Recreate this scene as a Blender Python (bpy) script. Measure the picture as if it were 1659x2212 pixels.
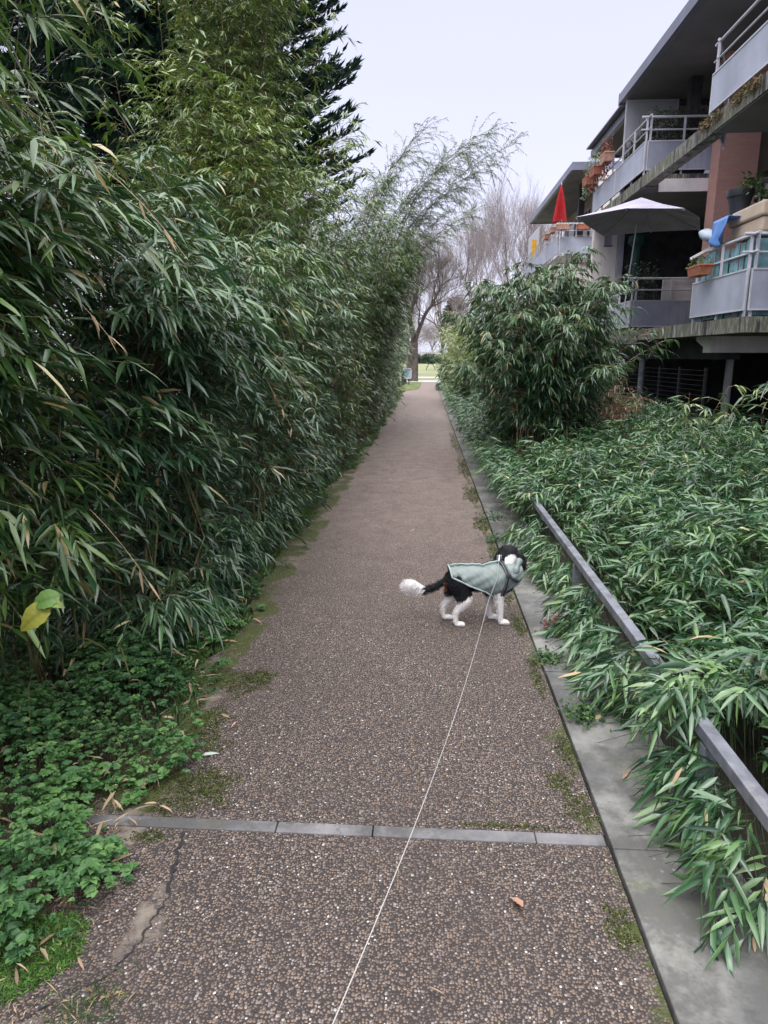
import bpy, bmesh, math, random
import numpy as np
from mathutils import Vector, Matrix
R = math.radians
for o in list(bpy.data.objects): bpy.data.objects.remove(o)
scene = bpy.context.scene
C = scene.collection

# ---------------------------------------------------------------- camera
cam_d = bpy.data.cameras.new('camera'); cam = bpy.data.objects.new('camera', cam_d); C.objects.link(cam)
cam.location = (0, 0, 1.55)
cam_d.sensor_fit = 'VERTICAL'; cam_d.sensor_height = 24.0
cam_d.lens = 24.0 * 1450.0 / 2212.0
cam.rotation_euler = (R(90 - 13.05), 0, R(3.48))
cam_d.clip_end = 2000; cam_d.clip_start = 0.02
scene.camera = cam

# ---------------------------------------------------------------- world (overcast)
SUN_EL, SUN_AZ = 62, 200
world = bpy.data.worlds.new('World'); scene.world = world; world.use_nodes = True
wn = world.node_tree.nodes; wl = world.node_tree.links; wn.clear()
def WN(t, **k):
    n = wn.new(t)
    for a, b in k.items(): setattr(n, a, b)
    return n
sky = WN('ShaderNodeTexSky', sky_type='NISHITA', sun_disc=False)
sky.sun_elevation = R(SUN_EL); sky.sun_rotation = R(SUN_AZ)
bg1 = WN('ShaderNodeBackground'); bg1.inputs[1].default_value = 0.05
hs = WN('ShaderNodeHueSaturation'); hs.inputs['Saturation'].default_value = 0.25
wl.new(sky.outputs[0], hs.inputs['Color']); wl.new(hs.outputs[0], bg1.inputs[0])
geo = WN('ShaderNodeNewGeometry'); sep = WN('ShaderNodeSeparateXYZ')
tc = WN('ShaderNodeTexCoord'); wl.new(tc.outputs['Generated'], sep.inputs[0])
rmp = WN('ShaderNodeValToRGB')
e = rmp.color_ramp.elements
e[0].position = 0.0; e[0].color = (0.68, 0.70, 0.90, 1)
e[1].position = 1.0; e[1].color = (4.6, 4.6, 4.6, 1)
m = rmp.color_ramp.elements.new(0.10); m.color = (0.68, 0.69, 0.91, 1)
m = rmp.color_ramp.elements.new(0.42); m.color = (0.66, 0.68, 0.90, 1)
m = rmp.color_ramp.elements.new(0.62); m.color = (2.7, 2.7, 2.8, 1)
nz = WN('ShaderNodeTexNoise'); nz.inputs['Scale'].default_value = 1.6; nz.inputs['Detail'].default_value = 4
mp = WN('ShaderNodeMapping'); mp.inputs['Scale'].default_value = (1, 1, 3)
wl.new(tc.outputs['Generated'], mp.inputs[0]); wl.new(mp.outputs[0], nz.inputs['Vector'])
wl.new(sep.outputs[2], rmp.inputs[0])
mr = WN('ShaderNodeMapRange'); mr.inputs[3].default_value = 0.97; mr.inputs[4].default_value = 1.06
wl.new(nz.outputs[0], mr.inputs[0])
bg2 = WN('ShaderNodeBackground'); wl.new(rmp.outputs[0], bg2.inputs[0]); wl.new(mr.outputs[0], bg2.inputs[1])
add = WN('ShaderNodeAddShader'); wl.new(bg1.outputs[0], add.inputs[0]); wl.new(bg2.outputs[0], add.inputs[1])
wo = WN('ShaderNodeOutputWorld'); wl.new(add.outputs[0], wo.inputs[0])
# soft sun behind the cloud
sd = bpy.data.lights.new('sun', 'SUN'); so = bpy.data.objects.new('sun', sd); C.objects.link(so)
sd.energy = 1.5; sd.angle = R(24); sd.color = (1.0, 0.96, 0.93)
so.rotation_euler = (R(90 - SUN_EL), 0, R(180 - SUN_AZ + 0)); so.location = (0, 0, 30)

vs = scene.view_settings
scene.display_settings.display_device = 'sRGB'
vs.view_transform = 'Standard'; vs.look = 'None'; vs.exposure = 0.0; vs.gamma = 1.0; vs.use_curve_mapping = False
cy = scene.cycles
cy.max_bounces = 6; cy.diffuse_bounces = 4; cy.glossy_bounces = 2; cy.transmission_bounces = 3; cy.transparent_max_bounces = 6
cy.use_denoising = True
cy.sample_clamp_indirect = 4

# ---------------------------------------------------------------- materials
def mat(name):
    m = bpy.data.materials.new(name); m.use_nodes = True
    nt = m.node_tree; nt.nodes.clear()
    out = nt.nodes.new('ShaderNodeOutputMaterial'); b = nt.nodes.new('ShaderNodeBsdfPrincipled')
    nt.links.new(b.outputs[0], out.inputs[0])
    return m, nt, b, out
class G:
    """tiny node graph helper"""
    def __init__(s, nt): s.nt = nt
    def n(s, t, ins=None, **k):
        nd = s.nt.nodes.new(t)
        for a, v in k.items(): setattr(nd, a, v)
        for a, v in (ins or {}).items():
            if hasattr(v, 'node'): s.nt.links.new(v, nd.inputs[a])
            else: nd.inputs[a].default_value = v
        return nd
    def pos(s): return s.n('ShaderNodeTexCoord').outputs['Object']
    def noise(s, scale, detail=3, rough=.55, vec=None, dim='3D'):
        i = {'Scale': scale, 'Detail': detail, 'Roughness': rough}
        if vec is not None: i['Vector'] = vec
        return s.n('ShaderNodeTexNoise', i, noise_dimensions=dim).outputs[0]
    def map(s, v, a, b, c=0., d=1., sm=True):
        return s.n('ShaderNodeMapRange', {0: v, 1: a, 2: b, 3: c, 4: d}, interpolation_type='SMOOTHSTEP' if sm else 'LINEAR').outputs[0]
    def math(s, op, a, b=0.): return s.n('ShaderNodeMath', {0: a, 1: b}, operation=op).outputs[0]
    def mix(s, f, a, b, bt='MIX'):
        return s.n('ShaderNodeMix', {0: f, 6: a, 7: b}, data_type='RGBA', blend_type=bt).outputs[2]
    def ramp(s, v, stops, interp='LINEAR'):
        nd = s.n('ShaderNodeValToRGB', {0: v}); cr = nd.color_ramp; cr.interpolation = interp
        cr.elements[0].position, cr.elements[0].color = stops[0][0], (*stops[0][1], 1)
        cr.elements[1].position, cr.elements[1].color = stops[-1][0], (*stops[-1][1], 1)
        for p, c in stops[1:-1]:
            el = cr.elements.new(p); el.color = (*c, 1)
        return nd.outputs[0]
    def bump(s, h, strength=.3, dist=.01, nrm=None):
        i = {'Height': h, 'Strength': strength, 'Distance': dist}
        if nrm is not None: i['Normal'] = nrm
        return s.n('ShaderNodeBump', i).outputs[0]
def simple(name, col, rough=.6, var=.12, scale=3., bump=.1, bscale=60., metal=0., spec=.4, stain=None):
    m, nt, b, out = mat(name); g = G(nt); p = g.pos()
    n1 = g.noise(scale, 5, .6, p)
    c = (*col, 1); d = (*[max(0, v * (1 - var * 2.2)) for v in col], 1); l = (*[min(1, v * (1 + var)) for v in col], 1)
    cc = g.mix(g.map(n1, .3, .7), d, l)
    if stain:
        st = g.n('ShaderNodeMapping', {'Vector': p, 'Scale': (6, 6, .7)}).outputs[0]
        cc = g.mix(g.map(g.noise(1.6, 5, .7, st), .5, .72, 0, .8), cc, (*stain, 1))
    nt.links.new(cc, b.inputs['Base Color'])
    b.inputs['Roughness'].default_value = rough; b.inputs['Metallic'].default_value = metal
    b.inputs['Specular IOR Level'].default_value = spec
    if bump: nt.links.new(g.bump(g.noise(bscale, 3, .6, p), bump, .01), b.inputs['Normal'])
    return m
def leafmat(name, rough=.38, trans=.22, spec=.5, coat=0.):
    m, nt, b, out = mat(name); g = G(nt)
    a = g.n('ShaderNodeAttribute', attribute_name='col').outputs['Color']
    nt.links.new(a, b.inputs['Base Color'])
    b.inputs['Roughness'].default_value = rough; b.inputs['Specular IOR Level'].default_value = spec
    t = g.n('ShaderNodeBsdfTranslucent', {0: g.mix(1.0, a, (1.5, 1.7, .7, 1), 'MULTIPLY')})
    mx = g.n('ShaderNodeMixShader', {0: trans, 1: b.outputs[0], 2: t.outputs[0]})
    nt.links.new(mx.outputs[0], out.inputs[0])
    return m
M = {}
M['leaf'] = leafmat('bamboo_leaf', .33, .11, .75)
M['herb'] = leafmat('herb_leaf', .5, .2, .35)
M['needle'] = leafmat('needle', .6, .08, .3)
M['hair'] = leafmat('hair', .7, .0, .2)

# ---- path : exposed aggregate
def path_material():
    m, nt, b, out = mat('exposed_aggregate'); g = G(nt); p = g.pos()
    sx = g.n('ShaderNodeSeparateXYZ', {0: p}); X, Y = sx.outputs[0], sx.outputs[1]
    warp = g.n('ShaderNodeMix', {0: .006, 4: p, 5: g.n('ShaderNodeTexNoise', {'Vector': p, 'Scale': 70.}).outputs[1]}, data_type='VECTOR').outputs[1]
    vor = g.n('ShaderNodeTexVoronoi', {'Vector': warp, 'Scale': 124., 'Randomness': .95}, voronoi_dimensions='2D')
    d, cc = vor.outputs['Distance'], vor.outputs['Color']
    cs = g.n('ShaderNodeSeparateColor', {0: cc})
    peb = g.ramp(cs.outputs[0], [(0, (.035, .030, .031)), (.25, (.09, .072, .070)), (.45, (.155, .112, .092)), (.62, (.225, .155, .112)), (.80, (.155, .126, .118)), (.95, (.25, .21, .19)), (.985, (.36, .33, .31)), (1, (.64, .61, .58))])
    size = g.map(cs.outputs[1], 0, 1, .28, .52, False)
    mask = g.n('ShaderNodeMapRange', {0: g.math('SUBTRACT', d, size), 1: -.04, 2: .06, 3: 1., 4: 0.}).outputs[0]
    fine = g.noise(260, 2, .6, p)
    big = g.noise(1.1, 5, .62, p); med = g.noise(5.5, 4, .65, p)
    matrix = g.mix(fine, (.012, .010, .010, 1), (.055, .044, .041, 1))
    # cement laitance: pale skin where pebbles are still buried (left rim, round the crack, odd patches)
    rim = g.math('ADD', g.map(X, -1.02, -.78, .42, 0.), g.map(X, .42, .66, 0., .38))
    crack = g.map(g.math('ABSOLUTE', g.math('ADD', X, g.math('ADD', g.math('MULTIPLY', g.math('MAXIMUM', g.math('SUBTRACT', 1.45, Y), 0.), .8), .75))), .02, .13, .40, 0.)
    crack = g.math('MULTIPLY', crack, g.map(Y, 1.62, 1.80, 1., .35)); crack = g.math('MULTIPLY', crack, g.map(Y, 1.90, 1.92, 1., 0.))
    pal = g.math('ADD', g.math('MAXIMUM', rim, crack), g.math('ADD', g.map(big, .45, .75, -.12, .28), g.math('MULTIPLY', g.math('SUBTRACT', med, .5), 1.5)))
    pal = g.map(pal, .25, .62)
    lait = g.mix(fine, (.10, .085, .070, 1), (.29, .245, .205, 1))
    mask2 = g.math('MULTIPLY', mask, g.map(g.math('ADD', pal, g.math('MULTIPLY', cs.outputs[2], .5)), .55, 1.05, 1., 0.))
    base = g.mix(pal, matrix, lait)
    col = g.mix(mask2, base, peb)
    # the walked middle is a little paler with distance from the crossing strip, wet/dirty dark blotches
    dirt = g.map(g.noise(2.1, 6, .7, g.n('ShaderNodeMapping', {'Vector': p, 'Scale': (1.3, .6, 1)}).outputs[0]), .52, .72, 0., .85)
    dl = g.math('MULTIPLY', dirt, g.map(g.math('ABSOLUTE', g.math('ADD', X, .22)), .2, .62, .25, 1.))
    col = g.mix(dl, col, g.mix(.5, col, (.04, .03, .028, 1)))
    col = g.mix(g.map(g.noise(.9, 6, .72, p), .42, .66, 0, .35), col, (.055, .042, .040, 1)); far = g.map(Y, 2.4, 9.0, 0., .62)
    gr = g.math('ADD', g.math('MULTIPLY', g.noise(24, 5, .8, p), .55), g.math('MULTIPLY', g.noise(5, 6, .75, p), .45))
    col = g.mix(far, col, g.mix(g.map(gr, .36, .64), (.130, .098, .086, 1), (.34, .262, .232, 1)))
    # moss
    ml = g.math('ADD', g.map(X, .30, .64, -.25, .30), g.math('MULTIPLY', g.math('SUBTRACT', g.noise(3.4, 6, .72, p), .5), 1.6))
    ml2 = g.math('ADD', g.map(X, -1.0, -.76, .42, -.28), g.math('MULTIPLY', g.math('SUBTRACT', g.noise(2.9, 6, .7, p), .5), 1.7))
    ml2 = g.math('MULTIPLY', ml2, g.map(Y, 1.95, 2.0, .2, 1.))
    mm = g.map(g.math('MAXIMUM', ml, ml2), .26, .42)
    moss = g.mix(g.noise(90, 3, .7, p), (.018, .028, .006, 1), (.085, .105, .022, 1))
    col = g.mix(g.math('MULTIPLY', mm, .9), col, moss)
    nt.links.new(col, b.inputs['Base Color'])
    nt.links.new(g.map(mask2, 0, 1, .85, .5, False), b.inputs['Roughness'])
    b.inputs['Specular IOR Level'].default_value = .35
    h = g.math('ADD', g.math('MULTIPLY', g.math('SUBTRACT', .5, d), mask2), g.math('MULTIPLY', g.noise(40, 4, .7, p), .25))
    h = g.math('ADD', h, g.math('MULTIPLY', mm, g.noise(150, 3, .7, p)))
    nt.links.new(g.bump(h, .8, .006), b.inputs['Normal'])
    return m
M['path'] = path_material()
def concrete(name, a, bcol, stain=(.06, .058, .055), moss=0.):
    m, nt, b, out = mat(name); g = G(nt); p = g.pos()
    c = g.mix(g.map(g.noise(2.6, 6, .68, p), .35, .66), (*a, 1), (*bcol, 1))
    c = g.mix(g.map(g.noise(1.9, 6, .75, p), .47, .58, 0, .75), c, (*stain, 1))
    c = g.mix(g.map(g.noise(170, 2, .5, p), .70, .78, 0, .35), c, (.35, .35, .33, 1))
    v = g.n('ShaderNodeTexVoronoi', {'Vector': p, 'Scale': 26.}).outputs['Distance']
    c = g.mix(g.math('MULTIPLY', g.map(v, .05, .2, .8, 0.), g.map(g.noise(1.7, 3, .5, p), .60, .70)), c, (.30, .30, .27, 1))
    if moss: c = g.mix(g.map(g.noise(3.1, 6, .75, p), .52, .68, 0, moss), c, (.075, .09, .03, 1))
    nt.links.new(c, b.inputs['Base Color']); b.inputs['Roughness'].default_value = .7
    nt.links.new(g.bump(g.noise(70, 5, .7, p), .35, .008), b.inputs['Normal'])
    return m
M['kerb'] = concrete('kerb_concrete', (.085, .085, .086), (.215, .21, .20), moss=.5)
M['strip'] = concrete('strip_concrete', (.085, .083, .09), (.20, .193, .20), moss=.25)
def slabmat():
    m, nt, b, out = mat('stained_concrete'); g = G(nt); p = g.pos()
    st = g.n('ShaderNodeMapping', {'Vector': p, 'Scale': (4, 4, .6)}).outputs[0]
    n = g.noise(1.2, 5, .7, st)
    c = g.ramp(n, [(.34, (.02, .02, .022)), (.43, (.07, .065, .06)), (.47, (.24, .235, .21)), (.53, (.09, .10, .05)), (.57, (.14, .135, .12)), (.62, (.36, .35, .34))])
    nt.links.new(c, b.inputs['Base Color']); b.inputs['Roughness'].default_value = .85
    nt.links.new(g.bump(g.noise(40, 4, .7, p), .4, .01), b.inputs['Normal'])
    return m
M['slab'] = slabmat()
def soilmat():
    m, nt, b, out = mat('soil'); g = G(nt); p = g.pos()
    Y = g.n('ShaderNodeSeparateXYZ', {0: p}).outputs[1]
    soil = g.mix(g.noise(9, 6, .7, p), (.007, .006, .004, 1), (.028, .021, .015, 1))
    n = g.noise(.35, 5, .7, p)
    grass = g.mix(g.map(n, .35, .65), (.15, .175, .08, 1), (.21, .225, .11, 1))
    grass = g.mix(g.map(g.noise(1.5, 6, .7, p), .4, .7, 0, .5), grass, (.20, .19, .12, 1))
    c = g.mix(g.map(Y, 41., 43.), soil, grass)
    nt.links.new(c, b.inputs['Base Color']); b.inputs['Roughness'].default_value = .95
    nt.links.new(g.bump(g.noise(30, 5, .7, p), .5, .02), b.inputs['Normal'])
    return m
M['soil'] = soilmat()
M['road'] = simple('pale_path', (.42, .41, .40), .9, .06)
M['lawn'] = simple('lawn', (.11, .135, .04), .95, .3, 3, .6, 120)
M['panel'] = simple('grey_guard_panel', (.36, .385, .48), .42, .12, 1.3, .02, 60, 0, .5, stain=(.27, .28, .34))
M['rail'] = simple('pale_rail', (.52, .52, .58), .45, .06, 4, .0)
M['fascia'] = simple('fascia_metal', (.15, .16, .22), .45, .1, 2, .05)
M['soffit'] = simple('soffit_paint', (.20, .198, .205), .9, .12, .9, .1)
M['render'] = simple('cream_render', (.66, .61, .60), .9, .05, 2, .1, stain=(.45, .42, .4))
M['beam'] = simple('beam_paint', (.80, .76, .76), .85, .07, 2, .1, stain=(.66, .62, .61))
M['tan'] = simple('tan_render', (.30, .24, .20), .9, .1)
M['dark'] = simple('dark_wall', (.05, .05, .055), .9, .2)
M['maroon'] = simple('maroon_wall', (.13, .035, .04), .8, .2)
M['black'] = simple('black_metal', (.02, .02, .024), .5, .1)
M['railing'] = simple('galvanised_rail', (.15, .158, .19), .5, .2, 11, .15, metal=.0, spec=.6, stain=(.20, .20, .20))
M['whitepipe'] = simple('white_pipe', (.55, .57, .58), .6, .08)
M['teal'] = simple('teal_sheet', (.17, .33, .38), .6, .22, 5, .2, 20, stain=(.30, .42, .46))
M['terra'] = simple('terracotta', (.42, .15, .09), .75, .15, 9)
M['terra2'] = simple('pale_terracotta', (.50, .28, .21), .75, .12, 9)
M['blackpot'] = simple('black_pot', (.03, .033, .042), .45, .15)
M['beige'] = simple('beige_plastic', (.58, .46, .36), .65, .06, 3)
M['blue'] = simple('blue_tarp', (.12, .26, .62), .5, .12, 5, .1, 20)
M['paleblue'] = simple('pale_sheet', (.34, .40, .50), .5, .12, 6, .2, 20)
M['red'] = simple('red_canvas', (.42, .02, .028), .75, .1, 6)
M['lilac'] = simple('lilac_canvas', (.42, .39, .51), .8, .08, 3, .05, stain=(.36, .3, .36))
M['yellow'] = simple('yellow_cloth', (.75, .38, .03), .7, .1)
M['bark'] = simple('bark', (.14, .115, .105), .9, .3, 12, .8, 40)
M['twig'] = simple('hazed_winter_twig', (.34, .29, .30), .9, .2)  # lightened base colour stands in for haze over the distant trees
M['culm'] = simple('bamboo_culm', (.14, .13, .055), .5, .3, 9, .05)
M['stemgreen'] = simple('green_stem', (.05, .075, .03), .6, .3, 9, 0)
M['culm2'] = simple('pale_culm', (.42, .32, .2), .55, .25, 9, .05)
M['dogcoat'] = simple('sage_nylon', (.175, .215, .205), .5, .07, 20, .05, 200)
M['dogtrim'] = simple('sage_trim', (.31, .37, .37), .6, .07, 20)
M['strap'] = simple('black_webbing', (.012, .013, .017), .6, .1)
M['reflect'] = simple('reflective_piping', (.28, .30, .33), .4, .05)
M['cord'] = simple('white_cord', (.42, .40, .39), .5, .05)
M['wood'] = simple('grey_wood', (.10, .09, .085), .8, .2)
M['deadleaf'] = leafmat('dead_leaf', .7, .1, .2)
def brickmat():
    m, nt, b, out = mat('pink_brick'); g = G(nt); p = g.pos()
    s = g.n('ShaderNodeSeparateXYZ', {0: p})
    v = g.n('ShaderNodeCombineXYZ', {0: g.math('ADD', s.outputs[0], s.outputs[1]), 1: s.outputs[2]}).outputs[0]
    br = g.n('ShaderNodeTexBrick', {'Vector': v, 'Color1': (.58, .31, .26, 1), 'Color2': (.52, .27, .23, 1), 'Mortar': (.45, .30, .27, 1),
                                    'Scale': 1., 'Mortar Size': .008, 'Brick Width': .22, 'Row Height': .065})
    c = g.mix(g.map(g.noise(2, 4, .6, p), .4, .7, 0, .5), br.outputs[0], (.56, .33, .29, 1))
    nt.links.new(c, b.inputs['Base Color']); b.inputs['Roughness'].default_value = .9
    nt.links.new(g.bump(br.outputs[1], -.4, .008), b.inputs['Normal'])
    return m
M['brick'] = brickmat()
def glassmat(name, col, rough, alpha):
    m, nt, b, out = mat(name); g = G(nt)
    b.inputs['Base Color'].default_value = (*col, 1); b.inputs['Roughness'].default_value = rough
    t = g.n('ShaderNodeBsdfTransparent'); mx = g.n('ShaderNodeMixShader', {0: alpha, 1: t.outputs[0], 2: b.outputs[0]})
    nt.links.new(mx.outputs[0], out.inputs[0]); return m
M['frost'] = glassmat('frosted_screen', (.5, .52, .55), .35, .72)
M['window'] = simple('window_glass', (.05, .06, .075), .1, .1, 2, 0, spec=.8)
M['shutter'] = simple('roller_shutter', (.35, .36, .42), .6, .1, 2, .05)
M['green'] = simple('green_cover', (.02, .07, .06), .7, .2)

# ---------------------------------------------------------------- object helpers
def tag(o, label=None, cat=None, group=None, kind=None):
    if label: o['label'] = label
    if cat: o['category'] = cat
    if group: o['group'] = group
    if kind: o['kind'] = kind
    return o
def empty(name, loc, label, cat, group=None):
    o = bpy.data.objects.new(name, None); C.objects.link(o); o.location = loc; o.empty_display_size = .1
    return tag(o, label, cat, group)
class MB:
    def __init__(s): s.v = []; s.f = []; s.mi = []
    def add(s, v, f, mi=0):
        n = len(s.v); s.v += [tuple(x) for x in v]; s.f += [tuple(i + n for i in q) for q in f]; s.mi += [mi] * len(f); return s
    def box(s, x0, x1, y0, y1, z0, z1, mi=0):
        v = [(x, y, z) for z in (z0, z1) for y in (y0, y1) for x in (x0, x1)]
        return s.add(v, [(0, 2, 3, 1), (4, 5, 7, 6), (0, 1, 5, 4), (2, 6, 7, 3), (0, 4, 6, 2), (1, 3, 7, 5)], mi)
    def tube(s, pts, rad, n=6, mi=0, cap=True, flat=None):
        pts = [Vector(p) for p in pts]; N = len(pts); rad = rad if hasattr(rad, '__len__') else [rad] * N
        v = []; f = []
        ref = None
        for i, p in enumerate(pts):
            d = (pts[min(i + 1, N - 1)] - pts[max(i - 1, 0)]).normalized()
            if ref is None: ref = Vector((0, 0, 1)) if abs(d.z) < .9 else Vector((1, 0, 0))
            a = (ref - d * ref.dot(d)).normalized(); ref = a; b = d.cross(a)
            for k in range(n):
                t = 2 * math.pi * (k + .5) / n; fl = flat if flat else 1
                v.append(p + a * math.cos(t) * rad[i] * fl + b * math.sin(t) * rad[i])
        for i in range(N - 1):
            for k in range(n):
                f.append((i * n + k, i * n + (k + 1) % n, (i + 1) * n + (k + 1) % n, (i + 1) * n + k))
        if cap: f.append(tuple(range(n))[::-1]); f.append(tuple(range((N - 1) * n, N * n)))
        return s.add(v, f, mi)
    def lathe(s, cx, cy, prof, n=20, mi=0):
        v = []; f = []
        for r, z in prof:
            for k in range(n):
                t = 2 * math.pi * k / n; v.append((cx + r * math.cos(t), cy + r * math.sin(t), z))
        for i in range(len(prof) - 1):
            for k in range(n): f.append((i * n + k, i * n + (k + 1) % n, (i + 1) * n + (k + 1) % n, (i + 1) * n + k))
        f.append(tuple(range(n))[::-1]); f.append(tuple(range((len(prof) - 1) * n, len(prof) * n)))
        return s.add(v, f, mi)
    def build(s, name, m, parent=None, bevel=0, smooth=False):
        me = bpy.data.meshes.new(name); me.from_pydata(s.v, [], s.f); me.update()
        o = bpy.data.objects.new(name, me); C.objects.link(o)
        for x in (m if isinstance(m, (list, tuple)) else [m]): me.materials.append(M[x])
        me.polygons.foreach_set('material_index', s.mi)
        if smooth: me.polygons.foreach_set('use_smooth', [True] * len(s.f))
        if bevel:
            md = o.modifiers.new('b', 'BEVEL'); md.width = bevel; md.segments = 2; md.limit_method = 'ANGLE'
        if parent is not None:
            o.parent = parent
            o.matrix_parent_inverse = Matrix.Translation(parent_world(parent)).inverted()
        return o
def parent_world(p):
    v = Vector(p.location); q = p.parent
    if q is not None and p.type == 'MESH': return Vector((0, 0, 0))
    return v
def raw(name, V, F, m, cols=None, parent=None, smooth=False, rad=None):
    """numpy mesh; F = list of (k, array(n,k))"""
    me = bpy.data.meshes.new(name)
    V = np.asarray(V, dtype=np.float32)
    me.vertices.add(len(V)); me.vertices.foreach_set('co', V.ravel())
    loops = np.concatenate([a.ravel() for k, a in F]).astype(np.int32)
    starts = []; tot = 0
    for k, a in F:
        starts.append(tot + np.arange(len(a)) * k); tot += a.size
    starts = np.concatenate(starts).astype(np.int32)
    me.loops.add(len(loops)); me.loops.foreach_set('vertex_index', loops)
    me.polygons.add(len(starts)); me.polygons.foreach_set('loop_start', starts)
    if smooth: me.polygons.foreach_set('use_smooth', np.ones(len(starts), dtype=bool))
    me.update(calc_edges=True)
    if cols is not None:
        at = me.color_attributes.new('col', 'FLOAT_COLOR', 'POINT')
        at.data.foreach_set('color', np.concatenate([cols, np.ones((len(cols), 1))], 1).astype(np.float32).ravel())
    me.materials.append(M[m])
    o = bpy.data.objects.new(name, me); C.objects.link(o)
    if parent is not None:
        o.parent = parent; o.matrix_parent_inverse = Matrix.Translation(parent_world(parent)).inverted()
    return o
def nrm(a): return a / np.maximum(np.linalg.norm(a, axis=-1, keepdims=True), 1e-9)

# ---------------------------------------------------------------- leaves
def leaf_mesh(B, D, Nn, L, W, droop, col, fine=True):
    """B base, D direction, Nn approx normal, L length, W width, droop, col (n,3)"""
    n = len(B); D = nrm(D); S = nrm(np.cross(D, Nn)); U = np.cross(S, D)
    L = L[:, None]; W = W[:, None]; dr = droop[:, None]
    g = np.array([0, 0, -1.])
    def at(t): return B + D * L * t * (1 - .18 * dr * t) + g * L * dr * t * t * .55
    if fine:
        st = [(.28, .92), (.66, .72)]
        rows = [B]
        for t, w in st:
            c = at(t); rows += [c - S * W * .5 * w + U * W * .16, c, c + S * W * .5 * w + U * W * .16]
        rows.append(at(1.)); k = 8
        V = np.stack(rows, 1).reshape(-1, 3); o = (np.arange(n) * k)[:, None]
        tri = np.concatenate([o + np.array([[0, 2, 1]]), o + np.array([[0, 3, 2]]), o + np.array([[4, 5, 7]]), o + np.array([[5, 6, 7]])])
        quad = np.concatenate([o + np.array([[1, 2, 5, 4]]), o + np.array([[2, 3, 6, 5]])])
        F = [(3, tri), (4, quad)]
    else:
        c = at(.4); V = np.stack([B, c - S * W * .5, c + S * W * .5, at(1.)], 1).reshape(-1, 3); k = 4
        o = (np.arange(n) * k)[:, None]
        F = [(4, o + np.array([[0, 2, 3, 1]]))] if False else [(3, np.concatenate([o + np.array([[0, 2, 1]]), o + np.array([[1, 2, 3]])]))]
    return V, F, np.repeat(col, k, 0)
def ribbons(P, rad):
    """P (n,m,3) polylines -> 3-sided tubes"""
    n, mm, _ = P.shape
    T = nrm(np.gradient(P, axis=1)); ref = np.zeros_like(T); ref[..., 2] = 1; ref[np.abs(T[..., 2]) > .93] = (1, 0, 0)
    A = nrm(np.cross(T, ref)); Bn = np.cross(T, A)
    rows = []
    for k in range(3):
        t = 2 * math.pi * k / 3; rows.append(P + (A * math.cos(t) + Bn * math.sin(t)) * rad[..., None])
    V = np.stack(rows, 2).reshape(-1, 3)
    o = (np.arange(n) * mm * 3)[:, None, None, None] + (np.arange(mm - 1) * 3)[None, :, None, None]
    base = np.array([[0, 1, 4, 3], [1, 2, 5, 4], [2, 0, 3, 5]])[None, None]
    return V, (o + base).reshape(-1, 4)
GREEN = dict(dark=(.010, .040, .014), mid=(.034, .088, .024), light=(.110, .185, .040), dead=(.36, .29, .13), pd=.03)
BLUEG = dict(dark=(.010, .040, .020), mid=(.032, .086, .038), light=(.080, .160, .058), dead=(.38, .30, .15), pd=.022)
YELL = dict(dark=(.030, .060, .016), mid=(.080, .135, .032), light=(.18, .235, .058), dead=(.40, .30, .12), pd=.02)
GREY = dict(dark=(.12, .15, .12), mid=(.22, .265, .22), light=(.34, .39, .33), dead=(.30, .27, .2), pd=.02)
def leafcols(rng, n, pal, cl=None):
    u = np.clip(rng.normal(.42, .26, n) if cl is None else cl + rng.normal(0, .16, n), 0, 1)[:, None]
    d, mi, l = [np.array(pal[k]) for k in ('dark', 'mid', 'light')]
    c = np.where(u < .5, d + (mi - d) * u * 2, mi + (l - mi) * (u - .5) * 2)
    dead = rng.random(n) < pal['pd']; c[dead] = np.array(pal['dead']) * rng.uniform(.6, 1.15, (dead.sum(), 1))
    return c
def twig_leaves(rng, Bs, Bd, BL, per, leafL, leafW, droopr, pal, span=(.25, 1.), down=.25, clump=None, fan=(.3, 1.0)):
    """leaves along twigs.  Bs start, Bd dir, BL length; twig sags. returns arrays"""
    n = len(Bs)
    idx = np.repeat(np.arange(n), per); k = np.tile(np.arange(per), n)
    s = span[0] + (span[1] - span[0]) * (k + rng.random(len(k)) * .8) / per
    sag = np.array([0, 0, -1.])
    base = Bs[idx] + Bd[idx] * (BL[idx] * s)[:, None] + sag * (BL[idx] * s * s * .35)[:, None]
    T = nrm(Bd[idx] + sag * (s * .7)[:, None])
    ref = np.tile(np.array([0, 0, 1.]), (len(idx), 1)); Sd = nrm(np.cross(T, ref) + rng.normal(0, .15, T.shape))
    sgn = np.where(k % 2 == 0, 1., -1.)[:, None]
    ang = rng.uniform(fan[0], fan[1], len(idx))[:, None] * (1.25 - .75 * s)[:, None]
    D = nrm(T * np.cos(ang) + Sd * sgn * np.sin(ang) + sag * rng.uniform(0, 2 * down, (len(idx), 1)) + rng.normal(0, .2, T.shape))
    Nn = nrm(ref + rng.normal(0, .6, T.shape))
    L = leafL * rng.uniform(.4, 1.22, len(idx)); W = leafW * rng.uniform(.7, 1.2, len(idx)) * (L / leafL) ** .5
    cl = None if clump is None else clump[idx]
    return base, D, Nn, L, W, rng.uniform(droopr[0], droopr[1], len(idx)), leafcols(rng, len(idx), pal, cl)
def join(parts):
    Vs, Fs, Cs = [], {}, []; off = 0
    for V, F, Cc in parts:
        Vs.append(V); Cs.append(Cc)
        for k, a in F: Fs.setdefault(k, []).append(a + off)
        off += len(V)
    return np.concatenate(Vs), [(k, np.concatenate(a)) for k, a in Fs.items()], np.concatenate(Cs)

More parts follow.
